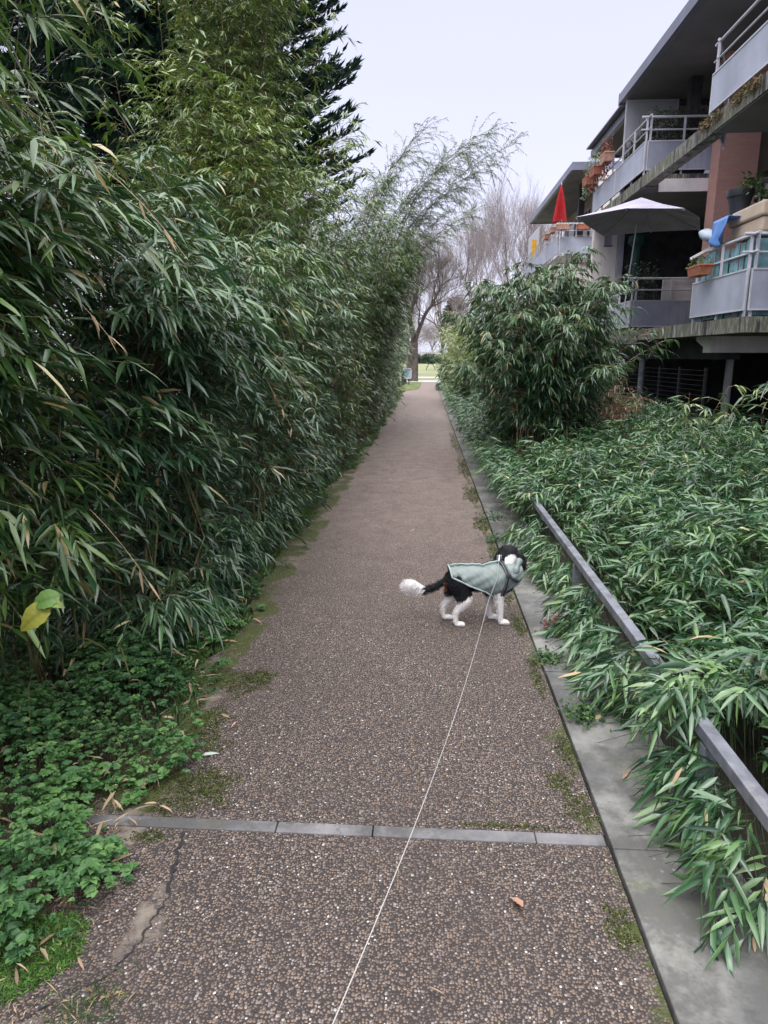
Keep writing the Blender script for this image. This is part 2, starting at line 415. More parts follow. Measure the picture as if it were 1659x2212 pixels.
def bamboo(name, loc, label, seed, culms, sx, sy, h, lean, leafL, leafW, nb, per, pal=GREEN, cat='bamboo', group=None, t0=.08,
           bl=.45, az=None, azs=2.2, fine=True, down=.25, zero=None, culm_r=.009, culmmat='culm', hv=.25, up=(.1, .8), xmax=None, floor=.02, bare=None, lnoise=.16):
    rng = np.random.default_rng(seed)
    root = empty(name, loc, label, cat, group)
    base = np.stack([loc[0] + rng.uniform(-sx, sx, culms), loc[1] + rng.uniform(-sy, sy, culms), np.zeros(culms) + loc[2]], 1)
    H = h * rng.uniform(1 - hv, 1.05, culms)
    ln = np.array([lean[0], lean[1], 0.])[None] + np.concatenate([rng.normal(0, lnoise, (culms, 2)) * h, np.zeros((culms, 1))], 1)
    bend = rng.uniform(1.6, 2.6, culms)
    dz = rng.uniform(.0, .22, culms)
    def cp(i, t):
        t = np.asarray(t)
        q = base[i] + ln[i] * (t ** bend[i])[..., None] + np.stack([0 * t, 0 * t, H[i] * (t - dz[i] * t ** 3)], -1)
        if xmax is not None: q[..., 0] = np.minimum(q[..., 0], xmax(q[..., 1], q[..., 2]) - .28)
        return q
    ts = np.linspace(0, 1, 9)
    P = np.stack([cp(np.arange(culms), np.full(culms, t)) for t in ts], 1)
    rad = np.tile(culm_r * (1 - .8 * ts)[None], (culms, 1)) * rng.uniform(.7, 1.2, (culms, 1))
    V, F = ribbons(P, rad); parts = [(V, F)]
    # branches
    ci = np.repeat(np.arange(culms), nb); t = t0 + (1 - t0) * rng.random(len(ci)) ** .85
    Bs = cp(ci, t)
    if xmax is not None:
        hol = np.sin(Bs[:, 1] * 4.1 + Bs[:, 2] * 2.3 + seed) + np.sin(Bs[:, 2] * 5.3 - Bs[:, 1] * 3.1) + np.sin(Bs[:, 1] * 9.7 + Bs[:, 2] * 7.1) * .6
        k_ = hol + rng.normal(0, .4, len(ci)) > -.75; ci, t, Bs = ci[k_], t[k_], Bs[k_]
    a0 = (math.atan2(lean[1], lean[0]) if az is None else az)
    a = a0 + rng.normal(0, 1, len(ci)) * azs * .5
    el = rng.uniform(up[0], up[1], len(ci)) * (1 - .3 * t)
    Bd = nrm(np.stack([np.cos(a) * np.cos(el), np.sin(a) * np.cos(el), np.sin(el)], 1))
    BL = bl * rng.uniform(.5, 1.2, len(ci)) * (1.1 - .45 * t)
    if xmax is not None:
        long_ = rng.random(len(ci)) < .05; BL[long_] *= 1.5
        tip = Bs[:, 0] + Bd[:, 0] * BL
        lim = xmax(Bs[:, 1], Bs[:, 2]) + rng.normal(0, .08, len(ci)) - rng.exponential(.17, len(ci)) + long_ * .35
        over = np.maximum(0, tip - lim); Bs[:, 0] -= over
    s = np.array([0, .5, 1.])
    BP = Bs[:, None] + Bd[:, None] * (BL[:, None] * s)[..., None] + np.array([0, 0, -1.]) * (BL[:, None] * s * s * .35)[..., None]
    V2, F2 = ribbons(BP, np.tile(np.array([[.0022, .0018, .0008]]) * (culm_r / .009) ** .5, (len(ci), 1)))
    parts.append((V2, F2 + len(V)))
    Vc = np.concatenate([V, V2]); Fc = np.concatenate([F, F2 + len(V)])
    raw('culms', Vc, [(4, Fc)], culmmat, parent=root)
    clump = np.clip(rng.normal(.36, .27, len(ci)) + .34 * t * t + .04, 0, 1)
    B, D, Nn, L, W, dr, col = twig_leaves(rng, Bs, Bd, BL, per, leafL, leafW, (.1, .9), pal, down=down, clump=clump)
    keep = B[:, 2] > floor + loc[2]
    if zero is not None: keep &= ~zero(B)
    B, D, Nn, L, W, dr, col = [q[keep] for q in (B, D, Nn, L, W, dr, col)]
    V, F, cc = leaf_mesh(B, D, Nn, L, W, dr, col, fine)
    V[:, 2] = np.maximum(V[:, 2], loc[2] + .008)
    raw('foliage', V, F, 'leaf', cc, parent=root)
    return root

# ================================================================ GROUND
def heightfield_ground():
    xs = np.concatenate([np.linspace(-300, -12, 8), np.linspace(-10, 10, 11), np.linspace(12, 300, 8)])
    ys = np.concatenate([np.linspace(-40, 40, 17), np.linspace(43, 160, 40), np.linspace(180, 1200, 6)])
    v = []
    for y in ys:
        for x in xs:
            z = -.02
            if y > 50: z += -.14 * min(1, (y - 50) / 25)
            if y > 80: z += .5 * min(1, (y - 80) / 40)
            v.append((x, y, z))
    nx = len(xs); f = [(j * nx + i, j * nx + i + 1, (j + 1) * nx + i + 1, (j + 1) * nx + i) for j in range(len(ys) - 1) for i in range(nx - 1)]
    o = MB().add(v, f).build('ground', 'soil', smooth=True); tag(o, kind='structure')
heightfield_ground()
# path: ragged left rim, straight right rim; two slabs either side of the crossing strip
def edge_left(y, rng=random.Random(3)):
    return -1.12 + .05 * math.sin(y * 2.1) + .035 * math.sin(y * 5.3 + 1) + .02 * math.sin(y * 13.7) + (.14 if y > 12 else .14 * max(0, (y - 8) / 4))
def path_piece(name, y0, y1, n, left=edge_left, wid=None):
    v = []; f = []
    for i in range(n + 1):
        y = y0 + (y1 - y0) * i / n
        xl = left(y)
        for x in (xl, .612): v.append((x, y, .0))
        for x in (xl, .612): v.append((x, y, -.08))
    for i in range(n):
        a = i * 4; b = a + 4
        f += [(a, a + 1, b + 1, b), (a + 2, a, b, b + 2), (a + 1, a + 3, b + 3, b + 1)]
    f += [(0, 2, 3, 1), (n * 4, n * 4 + 1, n * 4 + 3, n * 4 + 2)]
    return tag(MB().add(v, f).build(name, 'path'), kind='structure')
path_piece('path', -2., 1.916, 30, lambda y: -1.45 + .05 * math.sin(y * 4))
path_piece('path', 1.973, 42.5, 300)
def strip():
    m = MB()
    for x0, x1 in ((-1.35, -.4835), (-.48, -.1575), (-.154, .382), (.3845, .608)): m.box(x0, x1, 1.918, 1.970, -.08, .0035)
    return tag(m.build('cross_strip', 'strip', bevel=.004), kind='structure')
strip()
def kerb():
    m = MB(); y = -.6; rr = random.Random(1)
    for i in range(34):
        m.box(.622 + rr.uniform(-.003, .003), .98 + rr.uniform(-.01, .02), y, y + 1.245, -.08, .012 + rr.uniform(-.003, .004)); y += 1.25
    return tag(m.build('kerb', 'kerb', bevel=.005), kind='structure')
kerb()
# the crack across the nearest slab, as a real groove of dark soil
def crack():
    rr = random.Random(5); m = MB(); pts = []
    y = 1.90
    while y > 1.0:
        x = float(np.interp(y, [1.0, 1.31, 1.37, 1.47, 1.62, 1.89], [-1.2, -.86, -.79, -.755, -.735, -.79])) + rr.uniform(-.007, .007)
        pts.append((x, y)); y -= .014
    v = []; f = []
    for i, (x, y) in enumerate(pts):
        w = max(.0016, .0062 * abs(math.sin(i * 1.7) + .5 * math.sin(i * .6)) * (1 if y > 1.62 else .45))
        v += [(x - w, y, .004), (x + w, y, .004)]
    for i in range(len(pts) - 1): f.append((i * 2, i * 2 + 1, i * 2 + 3, i * 2 + 2))
    return tag(m.add(v, f).build('path_crack', 'black'), kind='structure')
crack()
o = MB().add([(-30, 42.5, .004), (30, 42.5, .004), (30, 45.5, .004), (-30, 45.5, .004)], [(0, 1, 2, 3)]).build('far_path', 'road'); tag(o, kind='structure')
o = MB().add([(-30, 50.5, -.01), (30, 50.5, -.01), (30, 55, -.035), (-30, 55, -.035)], [(0, 1, 2, 3)]).build('far_path', 'road'); tag(o, kind='structure')
def lawn():
    m = MB(); rr = random.Random(4)
    pts = [(-3.2, 30.5), (-.95, 31.5), (-.45, 32.6), (-.30, 34), (-.28, 38), (-.25, 42.4), (-3.2, 42.4)]
    m.add([(x, y, .012) for x, y in pts], [tuple(range(len(pts)))]); o = m.build('lawn', 'lawn'); tag(o, kind='structure')
lawn()

# ================================================================ BUILDING
FX = 4.3
def guard(par, x0, y0, x1, y1, zf, post_every=1.0, ext=.12, parts=True):
    """grey infill panel with two rails above, from (x0,y0) to (x1,y1), floor top zf"""
    d = Vector((x1 - x0, y1 - y0, 0)); L = d.length; d.normalize(); n = Vector((-d.y, d.x, 0))
    def bar(a, b, z0, z1, t, off=0., mb=None):
        p = [Vector((x0, y0, 0)) + d * s + n * o for s, o in ((a, off - t / 2), (b, off - t / 2), (b, off + t / 2), (a, off + t / 2))]
        v = [(q.x, q.y, z) for z in (z0, z1) for q in p]
        return (mb or MB()).add(v, [(3, 2, 1, 0), (4, 5, 6, 7), (0, 1, 5, 4), (1, 2, 6, 5), (2, 3, 7, 6), (3, 0, 4, 7)])
    npan = max(1, round(L / 1.95))
    for i in range(npan):
        a, b = L * i / npan + .02, L * (i + 1) / npan - .02
        bar(a, b, zf + .10, zf + .60, .012).build('guard_panel', 'panel', par)
        fr = MB(); bar(a - .012, b + .012, zf + .60, zf + .622, .03, 0, fr); bar(a - .012, b + .012, zf + .078, zf + .10, .03, 0, fr)
        bar(a - .013, a + .006, zf + .10, zf + .60, .026, 0, fr); bar(b - .006, b + .013, zf + .10, zf + .60, .026, 0, fr)
        fr.build('panel_frame', 'rail', par)
    for z, r in ((zf + .83, .016), (zf + 1.06, .023)):
        p0 = Vector((x0, y0, z)) - d * ext + n * 0.05; p1 = Vector((x1, y1, z)) + d * ext + n * 0.05
        MB().tube([p0, p1], r, 8).build('handrail', 'rail', par, smooth=False)
    k = max(1, round(L / post_every))
    for i in range(k + 1):
        s = .06 + (L - .12) * i / k
        bar(s - .018, s + .018, zf + .0, zf + 1.05, .03, .03).build('railing_post', 'rail', par)
A = empty('apartment_building', (FX, 12, 0), 'pale apartment block with balconies and brick pier beside the path', 'building')
# lower storey slab + its balcony
sl = MB().box(FX, 9.5, 9.75, 19.3, 1.87, 2.08).build('balcony_slab', 'slab', A)
guard(sl, FX, 11.69, FX, 9.78, 2.08, .95)
guard(sl, FX + .03, 9.76, FX + 3.2, 9.76, 2.08, 1.0)
guard(sl, FX, 19.0, FX, 15.07, 2.08, .98)
guard(sl, FX + .03, 15.05, FX + 1.6, 15.05, 2.08, .8)
MB().box(4.95, 5.60, 15.16, 15.19, 2.62, 3.13).build('white_board', 'render', sl)
MB().box(4.34, 7.2, 9.90, 9.93, 2.1, 3.10).build('privacy_sheet', 'teal', sl)
ps = MB(); rr = random.Random(2)
for i in range(11):
    y = 9.95 + i * .157; ps.box(4.35 + rr.uniform(0, .02), 4.36 + rr.uniform(0, .02), y, y + .15 * rr.uniform(.8, 1.02), 2.085 + rr.uniform(0, .02), 3.08 + rr.uniform(-.05, .04))
ps.build('privacy_sheet', 'teal', sl)
# upper storey slabs
su = MB().box(FX, 9.5, 1.0, 11.53, 4.87, 5.10).build('balcony_slab', ['slab'], A)
MB().box(FX + .02, 9.48, 1.02, 11.51, 4.85, 4.867).build('soffit', 'soffit', A)
guard(su, FX, 11.72, FX, 2.0, 5.10, 1.9)
guard(su, FX + .9, 13.4, FX + .02, 11.76, 5.10, 1.6)
MB().box(FX + .001, FX + .22, 11.55, 14.84, 4.86, 5.08).build('edge_beam', 'slab', A)
sf = MB().box(FX, 9.5, 14.86, 19.3, 4.87, 5.09).build('balcony_slab', 'slab', A)
MB().box(FX + .3, 9.4, 14.835, 14.855, 4.76, 5.0).build('slab_face', 'beam', A)
MB().box(FX + .02, 9.48, 14.88, 19.28, 4.85, 4.867).build('soffit', 'soffit', A)
guard(sf, FX, 19.2, FX, 14.95, 5.10, .9)
guard(sf, FX + .03, 14.93, FX + 1.45, 14.93, 5.10, .7)
# glass divider on top balcony
fr = MB().box(FX + .02, FX + 1.15, 16.68, 16.72, 7.0, 7.03).box(FX + .02, FX + .05, 16.68, 16.72, 5.1, 7.0).box(FX + 1.12, FX + 1.15, 16.68, 16.72, 5.1, 7.0).box(FX + .58, FX + .60, 16.69, 16.71, 5.1, 7.0).build('divider_frame', 'rail', A)
MB().box(FX + .05, FX + 1.12, 16.695, 16.705, 5.12, 7.0).build('glass_pane', 'frost', fr)
# roof
rf = MB().box(FX + .06, 10.5, 1.0, 16.9, 7.08, 7.11).box(FX + .32, 10.5, 16.902, 20.6, 6.95, 6.98).build('roof', 'soffit', A)
MB().box(FX - .06, FX + .05, 1.0, 17.0, 7.06, 7.26).box(FX - .062, 10.5, 17.001, 17.06, 7.03, 7.27).build('fascia', 'fascia', rf)
MB().box(FX + .2, FX + .31, 17.07, 20.7, 6.93, 7.10).box(FX + .2, 10.5, 20.701, 20.76, 6.92, 7.11).build('fascia', 'fascia', rf)
MB().box(FX + .06, 10.5, 1.0, 20.7, 7.13, 7.16).build('roof_deck', 'fascia', rf)
# walls
MB().box(5.55, 6.28, 14.40, 14.82, 2.08, 7.07).build('brick_pier', 'brick', A)
MB().box(6.9, 7.2, 1.0, 11.6, 2.08, 7.07).build('wall', 'maroon', A)
MB().box(6.6, 6.9, 11.6, 20.6, 5.10, 7.07).build('wall', 'tan', A)
MB().box(7.9, 8.2, 9.8, 19.2, 2.08, 4.85).build('wall', 'dark', A)
MB().box(5.30, 5.52, 15.55, 15.75, 5.10, 7.07).build('column', 'dark', A, bevel=.01)
wl_ = MB()
wl_.box(4.34, 4.62, 19.02, 19.22, 2.08, 4.845).box(4.82, 4.95, 19.02, 19.22, 2.08, 4.845).box(4.62, 4.82, 19.02, 19.22, 2.08, 3.05).box(4.62, 4.82, 19.02, 19.22, 3.62, 4.38).box(4.62, 4.82, 19.02, 19.22, 4.82, 4.845)
wl_.build('end_wall', 'render', A)
for z0, z1 in ((3.05, 3.62), (4.38, 4.82)):
    w = MB().box(4.62, 4.82, 19.10, 19.12, z0, z1).build('window', 'shutter', A)
    MB().box(4.61, 4.83, 18.99, 19.06, z0 - .03, z0 + .0).build('sill', 'fascia', w)
MB().box(4.955, 5.10, 18.9, 19.2, 2.08, 4.845).build('shutter_frame', 'shutter', A)
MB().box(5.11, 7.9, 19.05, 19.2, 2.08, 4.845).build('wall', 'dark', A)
# upper near windows with blinds under the slab, seen past the pier
w = MB().box(6.84, 6.895, 10.2, 11.5, 3.2, 4.6).build('window', 'window', A); MB().box(6.80, 6.84, 10.2, 11.5, 3.9, 4.6).build('blind', 'shutter', w)
w = MB().box(6.84, 6.895, 7.2, 9.4, 5.3, 6.9).build('window', 'window', A); MB().box(6.80, 6.84, 7.15, 9.45, 6.85, 6.95).build('frame', 'rail', w)
for y in (12.2, 17.4):
    w = MB().box(6.56, 6.598, y, y + 1.5, 5.15, 6.85).build('window', 'window', A)
    MB().box(6.53, 6.56, y - .05, y, 5.1, 6.9).box(6.53, 6.56, y + 1.5, y + 1.55, 5.1, 6.9).box(6.53, 6.56, y + .73, y + .78, 5.1, 6.85).box(6.53, 6.56, y - .05, y + 1.55, 6.9, 6.95).build('frame', 'rail', w)
# under-croft: beams, posts, dark back
MB().box(4.62, 9.4, 11.55, 11.85, 1.61, 1.868).build('ground_beam', 'beam', A)
bm_ = MB(); bm_.add([(4.62, 11.55, 1.61), (4.62, 11.55, 1.868), (4.62, 12.3, 1.868), (4.5, 11.85, 1.868), (4.5, 11.85, 1.80)], [(0, 1, 3, 4), (1, 2, 3), (0, 4, 2)]).build('beam_haunch', 'beam', A)
MB().box(4.62, 9.4, 18.9, 19.2, 1.64, 1.868).build('ground_beam', 'beam', A)
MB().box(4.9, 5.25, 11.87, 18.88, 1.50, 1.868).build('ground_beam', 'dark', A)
MB().tube([(4.62, 15.0, 0), (4.62, 15.0, 1.6)], .062, 14).lathe(4.62, 15.0, [(.07, 1.5), (.16, 1.62), (.55, 1.80), (.55, 1.866)], 14).build('column', 'railing', A)
MB().tube([(5.75, 13.4, 0), (5.75, 13.4, 1.6)], .07, 14).build('column', 'whitepipe', A)
MB().tube([(8.0, 16, 0), (8.0, 16, 1.8)], .07, 10).build('column', 'whitepipe', A)
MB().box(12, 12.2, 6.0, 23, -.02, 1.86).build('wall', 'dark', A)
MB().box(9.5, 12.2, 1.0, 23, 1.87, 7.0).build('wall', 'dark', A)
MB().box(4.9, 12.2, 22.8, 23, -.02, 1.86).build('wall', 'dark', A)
MB().box(5.6, 12.2, 20.8, 22.8, 1.87, 7.0).build('wall', 'render', A)
w = MB().box(11.96, 11.995, 15, 19, .7, 1.5).build('window', 'render', A)
lv = MB()
for i in range(10): lv.box(11.90, 11.95, 15, 19, .72 + i * .08, .745 + i * .08)
lv.build('louvre', 'dark', w)
# wire mesh fence of the under-croft
wf = empty('wire_fence', (4.75, 15, 0), 'dark fence of thin horizontal bars closing the car park under the balcony', 'fence')
m = MB()
for i in range(15): m.box(4.748, 4.756, 11.9, 19.0, .12 + i * .085, .127 + i * .085)
m.build('bars', 'black', wf)
for y in (12.0, 13.2, 14.3, 15.6, 17.0, 18.4): MB().box(4.757, 4.797, y, y + .04, 0, 1.36).build('post', 'black', wf)
# far block
B2 = empty('apartment_building', (4.8, 28, 0), 'farther apartment block whose roof slopes off behind the red parasol', 'building')
sb = MB().box(4.55, 10, 25.0, 33.5, 4.72, 4.95).build('balcony_slab', 'slab', B2)
guard(sb, 4.5, 33.4, 4.5, 25.1, 4.95, 1.4)
guard(sb, 4.55, 25.06, 5.68, 25.06, 4.95, .55)
r2 = MB().box(4.95, 10, 25.0, 34.4, 7.70, 7.74).build('roof', 'soffit', B2)
MB().box(4.82, 4.94, 25.0, 34.4, 7.68, 7.9).box(4.82, 10, 24.93, 24.99, 7.66, 7.91).box(4.82, 10, 34.41, 34.47, 7.66, 7.91).build('fascia', 'fascia', r2)
MB().box(6.4, 6.7, 25.1, 34, 4.95, 7.69).build('wall', 'tan', B2)
MB().box(5.70, 10, 24.7, 24.92, -.02, 7.6).build('end_wall', 'render', B2)
MB().box(5.55, 5.75, 27.0, 27.2, 4.95, 7.69).build('column', 'dark', B2)
MB().box(5.1, 6.4, 24.98, 25.0, 5.6, 5.605).build('ledge', 'beam', B2)
for y in (26, 29, 31.5):
    w = MB().box(6.34, 6.398, y, y + 1.4, 5.0, 7.2).build('window', 'window', B2); MB().box(6.31, 6.34, y - .06, y, 4.96, 7.25).box(6.31, 6.34, y + 1.4, y + 1.46, 4.96, 7.25).build('frame', 'rail', w)
MB().box(4.6, 4.63, 30.0, 33.0, 4.96, 6.8).build('wind_screen', 'frost', B2)
MB().box(4.7, 10, 25.1, 33.4, -.02, 4.71).build('wall', 'render', B2)

# ---------------------------------------------------------------- balcony things
def umbrella_open():
    u = empty('parasol', (3.75, 13.4, 2.08), 'open lilac parasol spreading over the balcony edge beside the dark opening', 'parasol')
    cx, cy, zt, ze = 3.95, 13.7, 4.42, 3.97
    # eight-point square canopy slightly tipped
    cor = []
    for k in range(8):
        a = k * math.pi / 4 + .25; r = (1.50 if k % 2 == 0 else 1.18)
        cor.append(Vector((cx + r * math.cos(a) * .86, cy + r * math.sin(a) * .95, ze - .06 * math.cos(a) + (0 if k % 2 == 0 else .05))))
    v = [Vector((cx, cy, zt))] + [Vector((cx, cy, zt)).lerp(c, .5) + Vector((0, 0, -.02)) for c in cor] + cor
    f = []
    for k in range(8):
        k2 = (k + 1) % 8; f += [(0, 1 + k, 1 + k2), (1 + k, 9 + k, 9 + k2, 1 + k2)]
    o = MB().add(v, f).build('canopy', 'lilac', u)
    so = o.modifiers.new('s', 'SOLIDIFY'); so.thickness = .006
    MB().tube([(cx - .05, cy, 3.95), (cx - .15, cy, 2.6), (cx - .17, cy, 2.08)], .012, 6).build('pole', 'rail', u)
    r = MB()
    for c in cor: r.tube([(cx, cy, zt - .06), c + Vector((0, 0, -.03))], .007, 4)
    r.build('ribs', 'rail', u)
umbrella_open()
def umbrella_closed():
    u = empty('parasol', (4.62, 25.9, 4.95), 'folded red parasol standing on the far top balcony', 'parasol')
    x, y = 4.62, 25.6; v = []; f = []; n = 28
    prof = [(.015, 7.36), (.05, 7.2), (.10, 6.9), (.145, 6.55), (.18, 6.25), (.19, 6.14)]
    for i, (r, z) in enumerate(prof):
        for k in range(n):
            a = 2 * math.pi * k / n; q = r * (1 + (.30 if k % 2 else -.25) * min(1, i / 2.)); v.append((x + q * math.cos(a), y + q * math.sin(a), z + (.04 if k % 4 == 0 else 0) * (i == 5)))
    for i in range(len(prof) - 1):
        for k in range(n): f.append((i * n + k, i * n + (k + 1) % n, (i + 1) * n + (k + 1) % n, (i + 1) * n + k))
    f.append(tuple(range(n)))
    MB().add(v, f).build('canopy', 'red', u)
    MB().tube([(x, y, 4.95), (x, y, 7.44)], .02, 8).build('pole', 'rail', u)
umbrella_closed()
def planter(x, y, z, w, d, h, m, label, along='x', group=None, name='planter_box', hang=True):
    p = empty(name, (x, y, z), label, 'planter', group)
    v = []
    for zz, s in ((z, .86), (z + h * .85, 1.0), (z + h * .85, 1.06), (z + h, 1.06)):
        for sx, sy in ((-1, -1), (1, -1), (1, 1), (-1, 1)): v.append((x + sx * w / 2 * s, y + sy * d / 2 * (s if w < d else s), zz))
    f = [(3, 2, 1, 0)] + [(i * 4 + k, i * 4 + (k + 1) % 4, i * 4 + 4 + (k + 1) % 4, i * 4 + 4 + k) for i in range(3) for k in range(4)] + [(12, 13, 14, 15)]
    MB().add(v, f).build('box', m, p, bevel=.006)
    return p
def shrub_leaves(par, name, cx, cy, z0, sx, sy, sz, n, L, W, pal, seed, m='herb', up=.6, stems=8):
    rng = np.random.default_rng(seed)
    B = np.stack([cx + rng.uniform(-sx, sx, n), cy + rng.uniform(-sy, sy, n), z0 + rng.random(n) ** .8 * sz * (1 + .25 * np.sin(rng.random(n) * 9))], 1)
    D = nrm(rng.normal(0, 1, (n, 3)) + np.array([0, 0, up])); Nn = nrm(rng.normal(0, .6, (n, 3)) + np.array([0, 0, 1.]))
    V, F, cc = leaf_mesh(B, D, Nn, L * rng.uniform(.6, 1.2, n), W * rng.uniform(.7, 1.2, n), rng.uniform(0, .8, n), leafcols(rng, n, pal), True)
    raw(name, V, F, m, cc, parent=par)
    if stems:
        s0 = np.stack([cx + rng.uniform(-sx, sx, stems), cy + rng.uniform(-sy, sy, stems), np.full(stems, z0 - .02)], 1)
        e = s0 + np.stack([rng.normal(0, sx * .3, stems), rng.normal(0, sy * .3, stems), sz * rng.uniform(.6, 1, stems)], 1)
        V, F = ribbons(np.stack([s0, (s0 + e) / 2, e], 1), np.full((stems, 3), .004)); raw('stems', V, [(4, F)], 'bark', parent=par)
DARKL = dict(dark=(.02, .03, .02), mid=(.05, .07, .045), light=(.16, .18, .15), dead=(.3, .2, .15), pd=.05)
REDL = dict(dark=(.09, .02, .03), mid=(.22, .06, .06), light=(.45, .18, .14), dead=(.4, .3, .2), pd=.1)
# clipped hedge on the top balcony
h1 = planter(4.98, 15.14, 5.12, 1.25, .22, .3, 'blackpot', 'dark planter with a bare grey hedge along the end of the top balcony')
shrub_leaves(h1, 'foliage', 4.98, 15.14, 5.4,   .62, .10, .78, 3600, .085, .022, DARKL, 11, stems=24)
h2 = planter(4.50, 16.2, 5.12, .2, 1.7, .3, 'blackpot', 'long planter with a dark hedge behind the front rail of the top balcony')
shrub_leaves(h2, 'foliage', 4.50, 16.2, 5.4, .09, .85, .62, 3400, .085, .022, DARKL, 12, stems=24)
# terracotta boxes hanging on the top rail
for i, (y, m_, lb) in enumerate([(17.55, 'terra2', 'pale terracotta box hung on the top rail, nearest of the row under the roof'),
                                 (18.55, 'terra', 'orange terracotta box on the top rail between its two neighbours'),
                                 (19.35, 'terra', 'orange terracotta box at the far end of the top rail')]):
    p = planter(4.18, y, 5.98 - .04 * i, .22, .5, .2, m_, lb, group='terracotta boxes on the top rail')
    shrub_leaves(p, 'foliage', 4.18, y, 6.14, .1, .24, .32, 160, .09, .022, [REDL, GREY, GREY][i], 20 + i, stems=8)
    shrub_leaves(p, 'trailing_leaves', 4.16, y + .1, 5.62, .1, .24, .35, 130, .06, .035, [REDL, REDL, GREY][i], 30 + i, up=-.5, stems=0)
# far balcony boxes
for i, (x, y, w, d, m_, lb) in enumerate([(4.62, 24.93, .42, .2, 'terra2', 'terracotta box on the far balcony end rail, left of the pair beside the parasol'),
                                          (5.30, 24.93, .42, .2, 'terra', 'terracotta box on the far balcony end rail, nearest the white wall'),
                                          (4.40, 25.6, .2, .5, 'terra2', 'terracotta box on the far balcony front rail just past the corner'),
                                          (4.40, 26.9, .2, .5, 'terra2', 'terracotta box farthest along the far balcony front rail')]):
    p = planter(x, y, 5.78, w, d, .17, m_, lb, group='terracotta boxes on the far balcony')
    shrub_leaves(p, 'foliage', x, y, 5.93, w / 2, d / 2, .12, 60, .05, .02, GREY, 40 + i, stems=5)
# things on the near balcony
p = empty('plant_pot', (4.52, 10.9, 3.15), 'black round pot with a drooping plant above the blue tarp', 'plant pot')
MB().lathe(4.58, 10.95, [(.10, 3.50), (.165, 3.83), (.185, 3.83), (.19, 3.88), (.19, 3.92), (.17, 3.92), (.165, 3.89)], 24).build('pot', 'blackpot', p, smooth=False)
shrub_leaves(p, 'foliage', 4.72, 10.85, 3.85, .16, .14, .22, 160, .10, .03, GREEN, 51, up=.2, stems=8)
shrub_leaves(p, 'trailing_leaves', 4.80, 10.75, 3.62, .08, .08, .3, 60, .08, .03, GREEN, 52, up=-.6, stems=3)
p = empty('storage_box', (4.85, 10.2, 3.1), 'large beige plastic trough resting above the teal screened rail', 'storage box')
MB().box(4.50, 5.9, 9.99, 10.98, 3.20, 3.40).box(4.47, 5.93, 9.96, 11.01, 3.402, 3.60).build('tub', 'beige', p, bevel=.03)
shrub_leaves(p, 'foliage', 5.1, 10.4, 3.6, .5, .35, .28, 320, .09, .025, GREY, 53, stems=14)
def tarp():
    v = []; f = []; rr = random.Random(8); nx, ny = 9, 9
    for j in range(ny):
        for i in range(nx):
            s, t = i / (nx - 1), j / (ny - 1)
            x = 4.30 + .06 * math.sin(s * 9 + t * 2) * t; y = 11.12 - s * .52; z = 3.52 - t * (.36 - .05 * math.sin(s * 8))
            v.append((x - .05 * t, y, z))
    for j in range(ny - 1):
        for i in range(nx - 1): f.append((j * nx + i, j * nx + i + 1, (j + 1) * nx + i + 1, (j + 1) * nx + i))
    m = MB().add(v, f); k = len(v)
    m.add([(4.30, 11.12, 3.52), (4.30, 10.6, 3.52), (4.75, 10.6, 3.5), (4.75, 11.12, 3.5)], [(0, 1, 2, 3)])
    o = m.build('tarpaulin', 'blue', smooth=True); o.modifiers.new('s', 'SOLIDIFY').thickness = .006
    tag(o, 'bright blue tarpaulin hanging below the black pot', 'tarpaulin')
    # pale bag
    m = MB(); m.lathe(0, 0, [(.01, -.34), (.06, -.25), (.12, -.08), (.11, .08), (.07, .2), (.02, .24)], 12)
    vv = [Vector(q) for q in m.v]; m.v = []
    for q in vv:
        w = Vector((q.x + .05 * q.z, q.z, q.y * .8 + rr.uniform(-.008, .008))); m.v.append((4.33 + w.x, 11.32 - w.y, 3.36 - w.y * .35 + w.z))
    o = m.build('cloth_bag', 'paleblue', smooth=True); tag(o, 'pale blue rolled sheet beside the blue tarpaulin', 'cloth bundle')
tarp()
p = planter(4.14, 11.05, 2.74, .2, .5, .15, 'terra', 'orange flower box hung low on the teal screened balcony')
shrub_leaves(p, 'foliage', 4.14, 11.05, 2.88, .1, .24, .10, 120, .06, .02, dict(YELL, pd=.1), 54, stems=5)
o = MB().tube([(4.25, 11.75, 3.08), (4.45, 11.05, 3.24)], .03, 4).build('plank', 'beam'); tag(o, 'short pale plank leaning on the rail under the blue sheet', 'plank')
p = empty('plant_pot', (4.62, 15.6, 2.08), 'dark leafy bush in a pot behind the rail under the lilac parasol', 'potted plant')
MB().lathe(4.62, 15.6, [(.16, 2.09), (.22, 2.45), (.24, 2.45), (.24, 2.5)], 16).build('pot', 'blackpot', p)
shrub_leaves(p, 'foliage', 4.62, 15.6, 2.5, .3, .3, .85, 700, .09, .03, dict(dark=(.012, .016, .016), mid=(.02, .03, .025), light=(.06, .07, .06), dead=(.1, .08, .06), pd=.05), 55, stems=12)
p = empty('covered_furniture', (5.0, 18.5, 3.9), 'dark green covered bundle hanging beside the white end wall', 'cover')
MB().lathe(5.3, 18.4, [(.05, 4.55), (.22, 4.5), (.25, 4.35), (.12, 4.24), (.08, 3.4)], 10).build('cover', 'green', p)
o = MB().box(4.25, 4.42, 29.3, 29.6, 5.88, 6.15).add([(4.24, 29.25, 5.5), (4.30, 29.25, 5.5), (4.42, 29.25, 5.88), (4.25, 29.25, 5.88)], [(0, 1, 2, 3)]).build('yellow_towel', 'yellow')
tag(o, 'small yellow cloth on the far balcony above the bamboo', 'cloth')
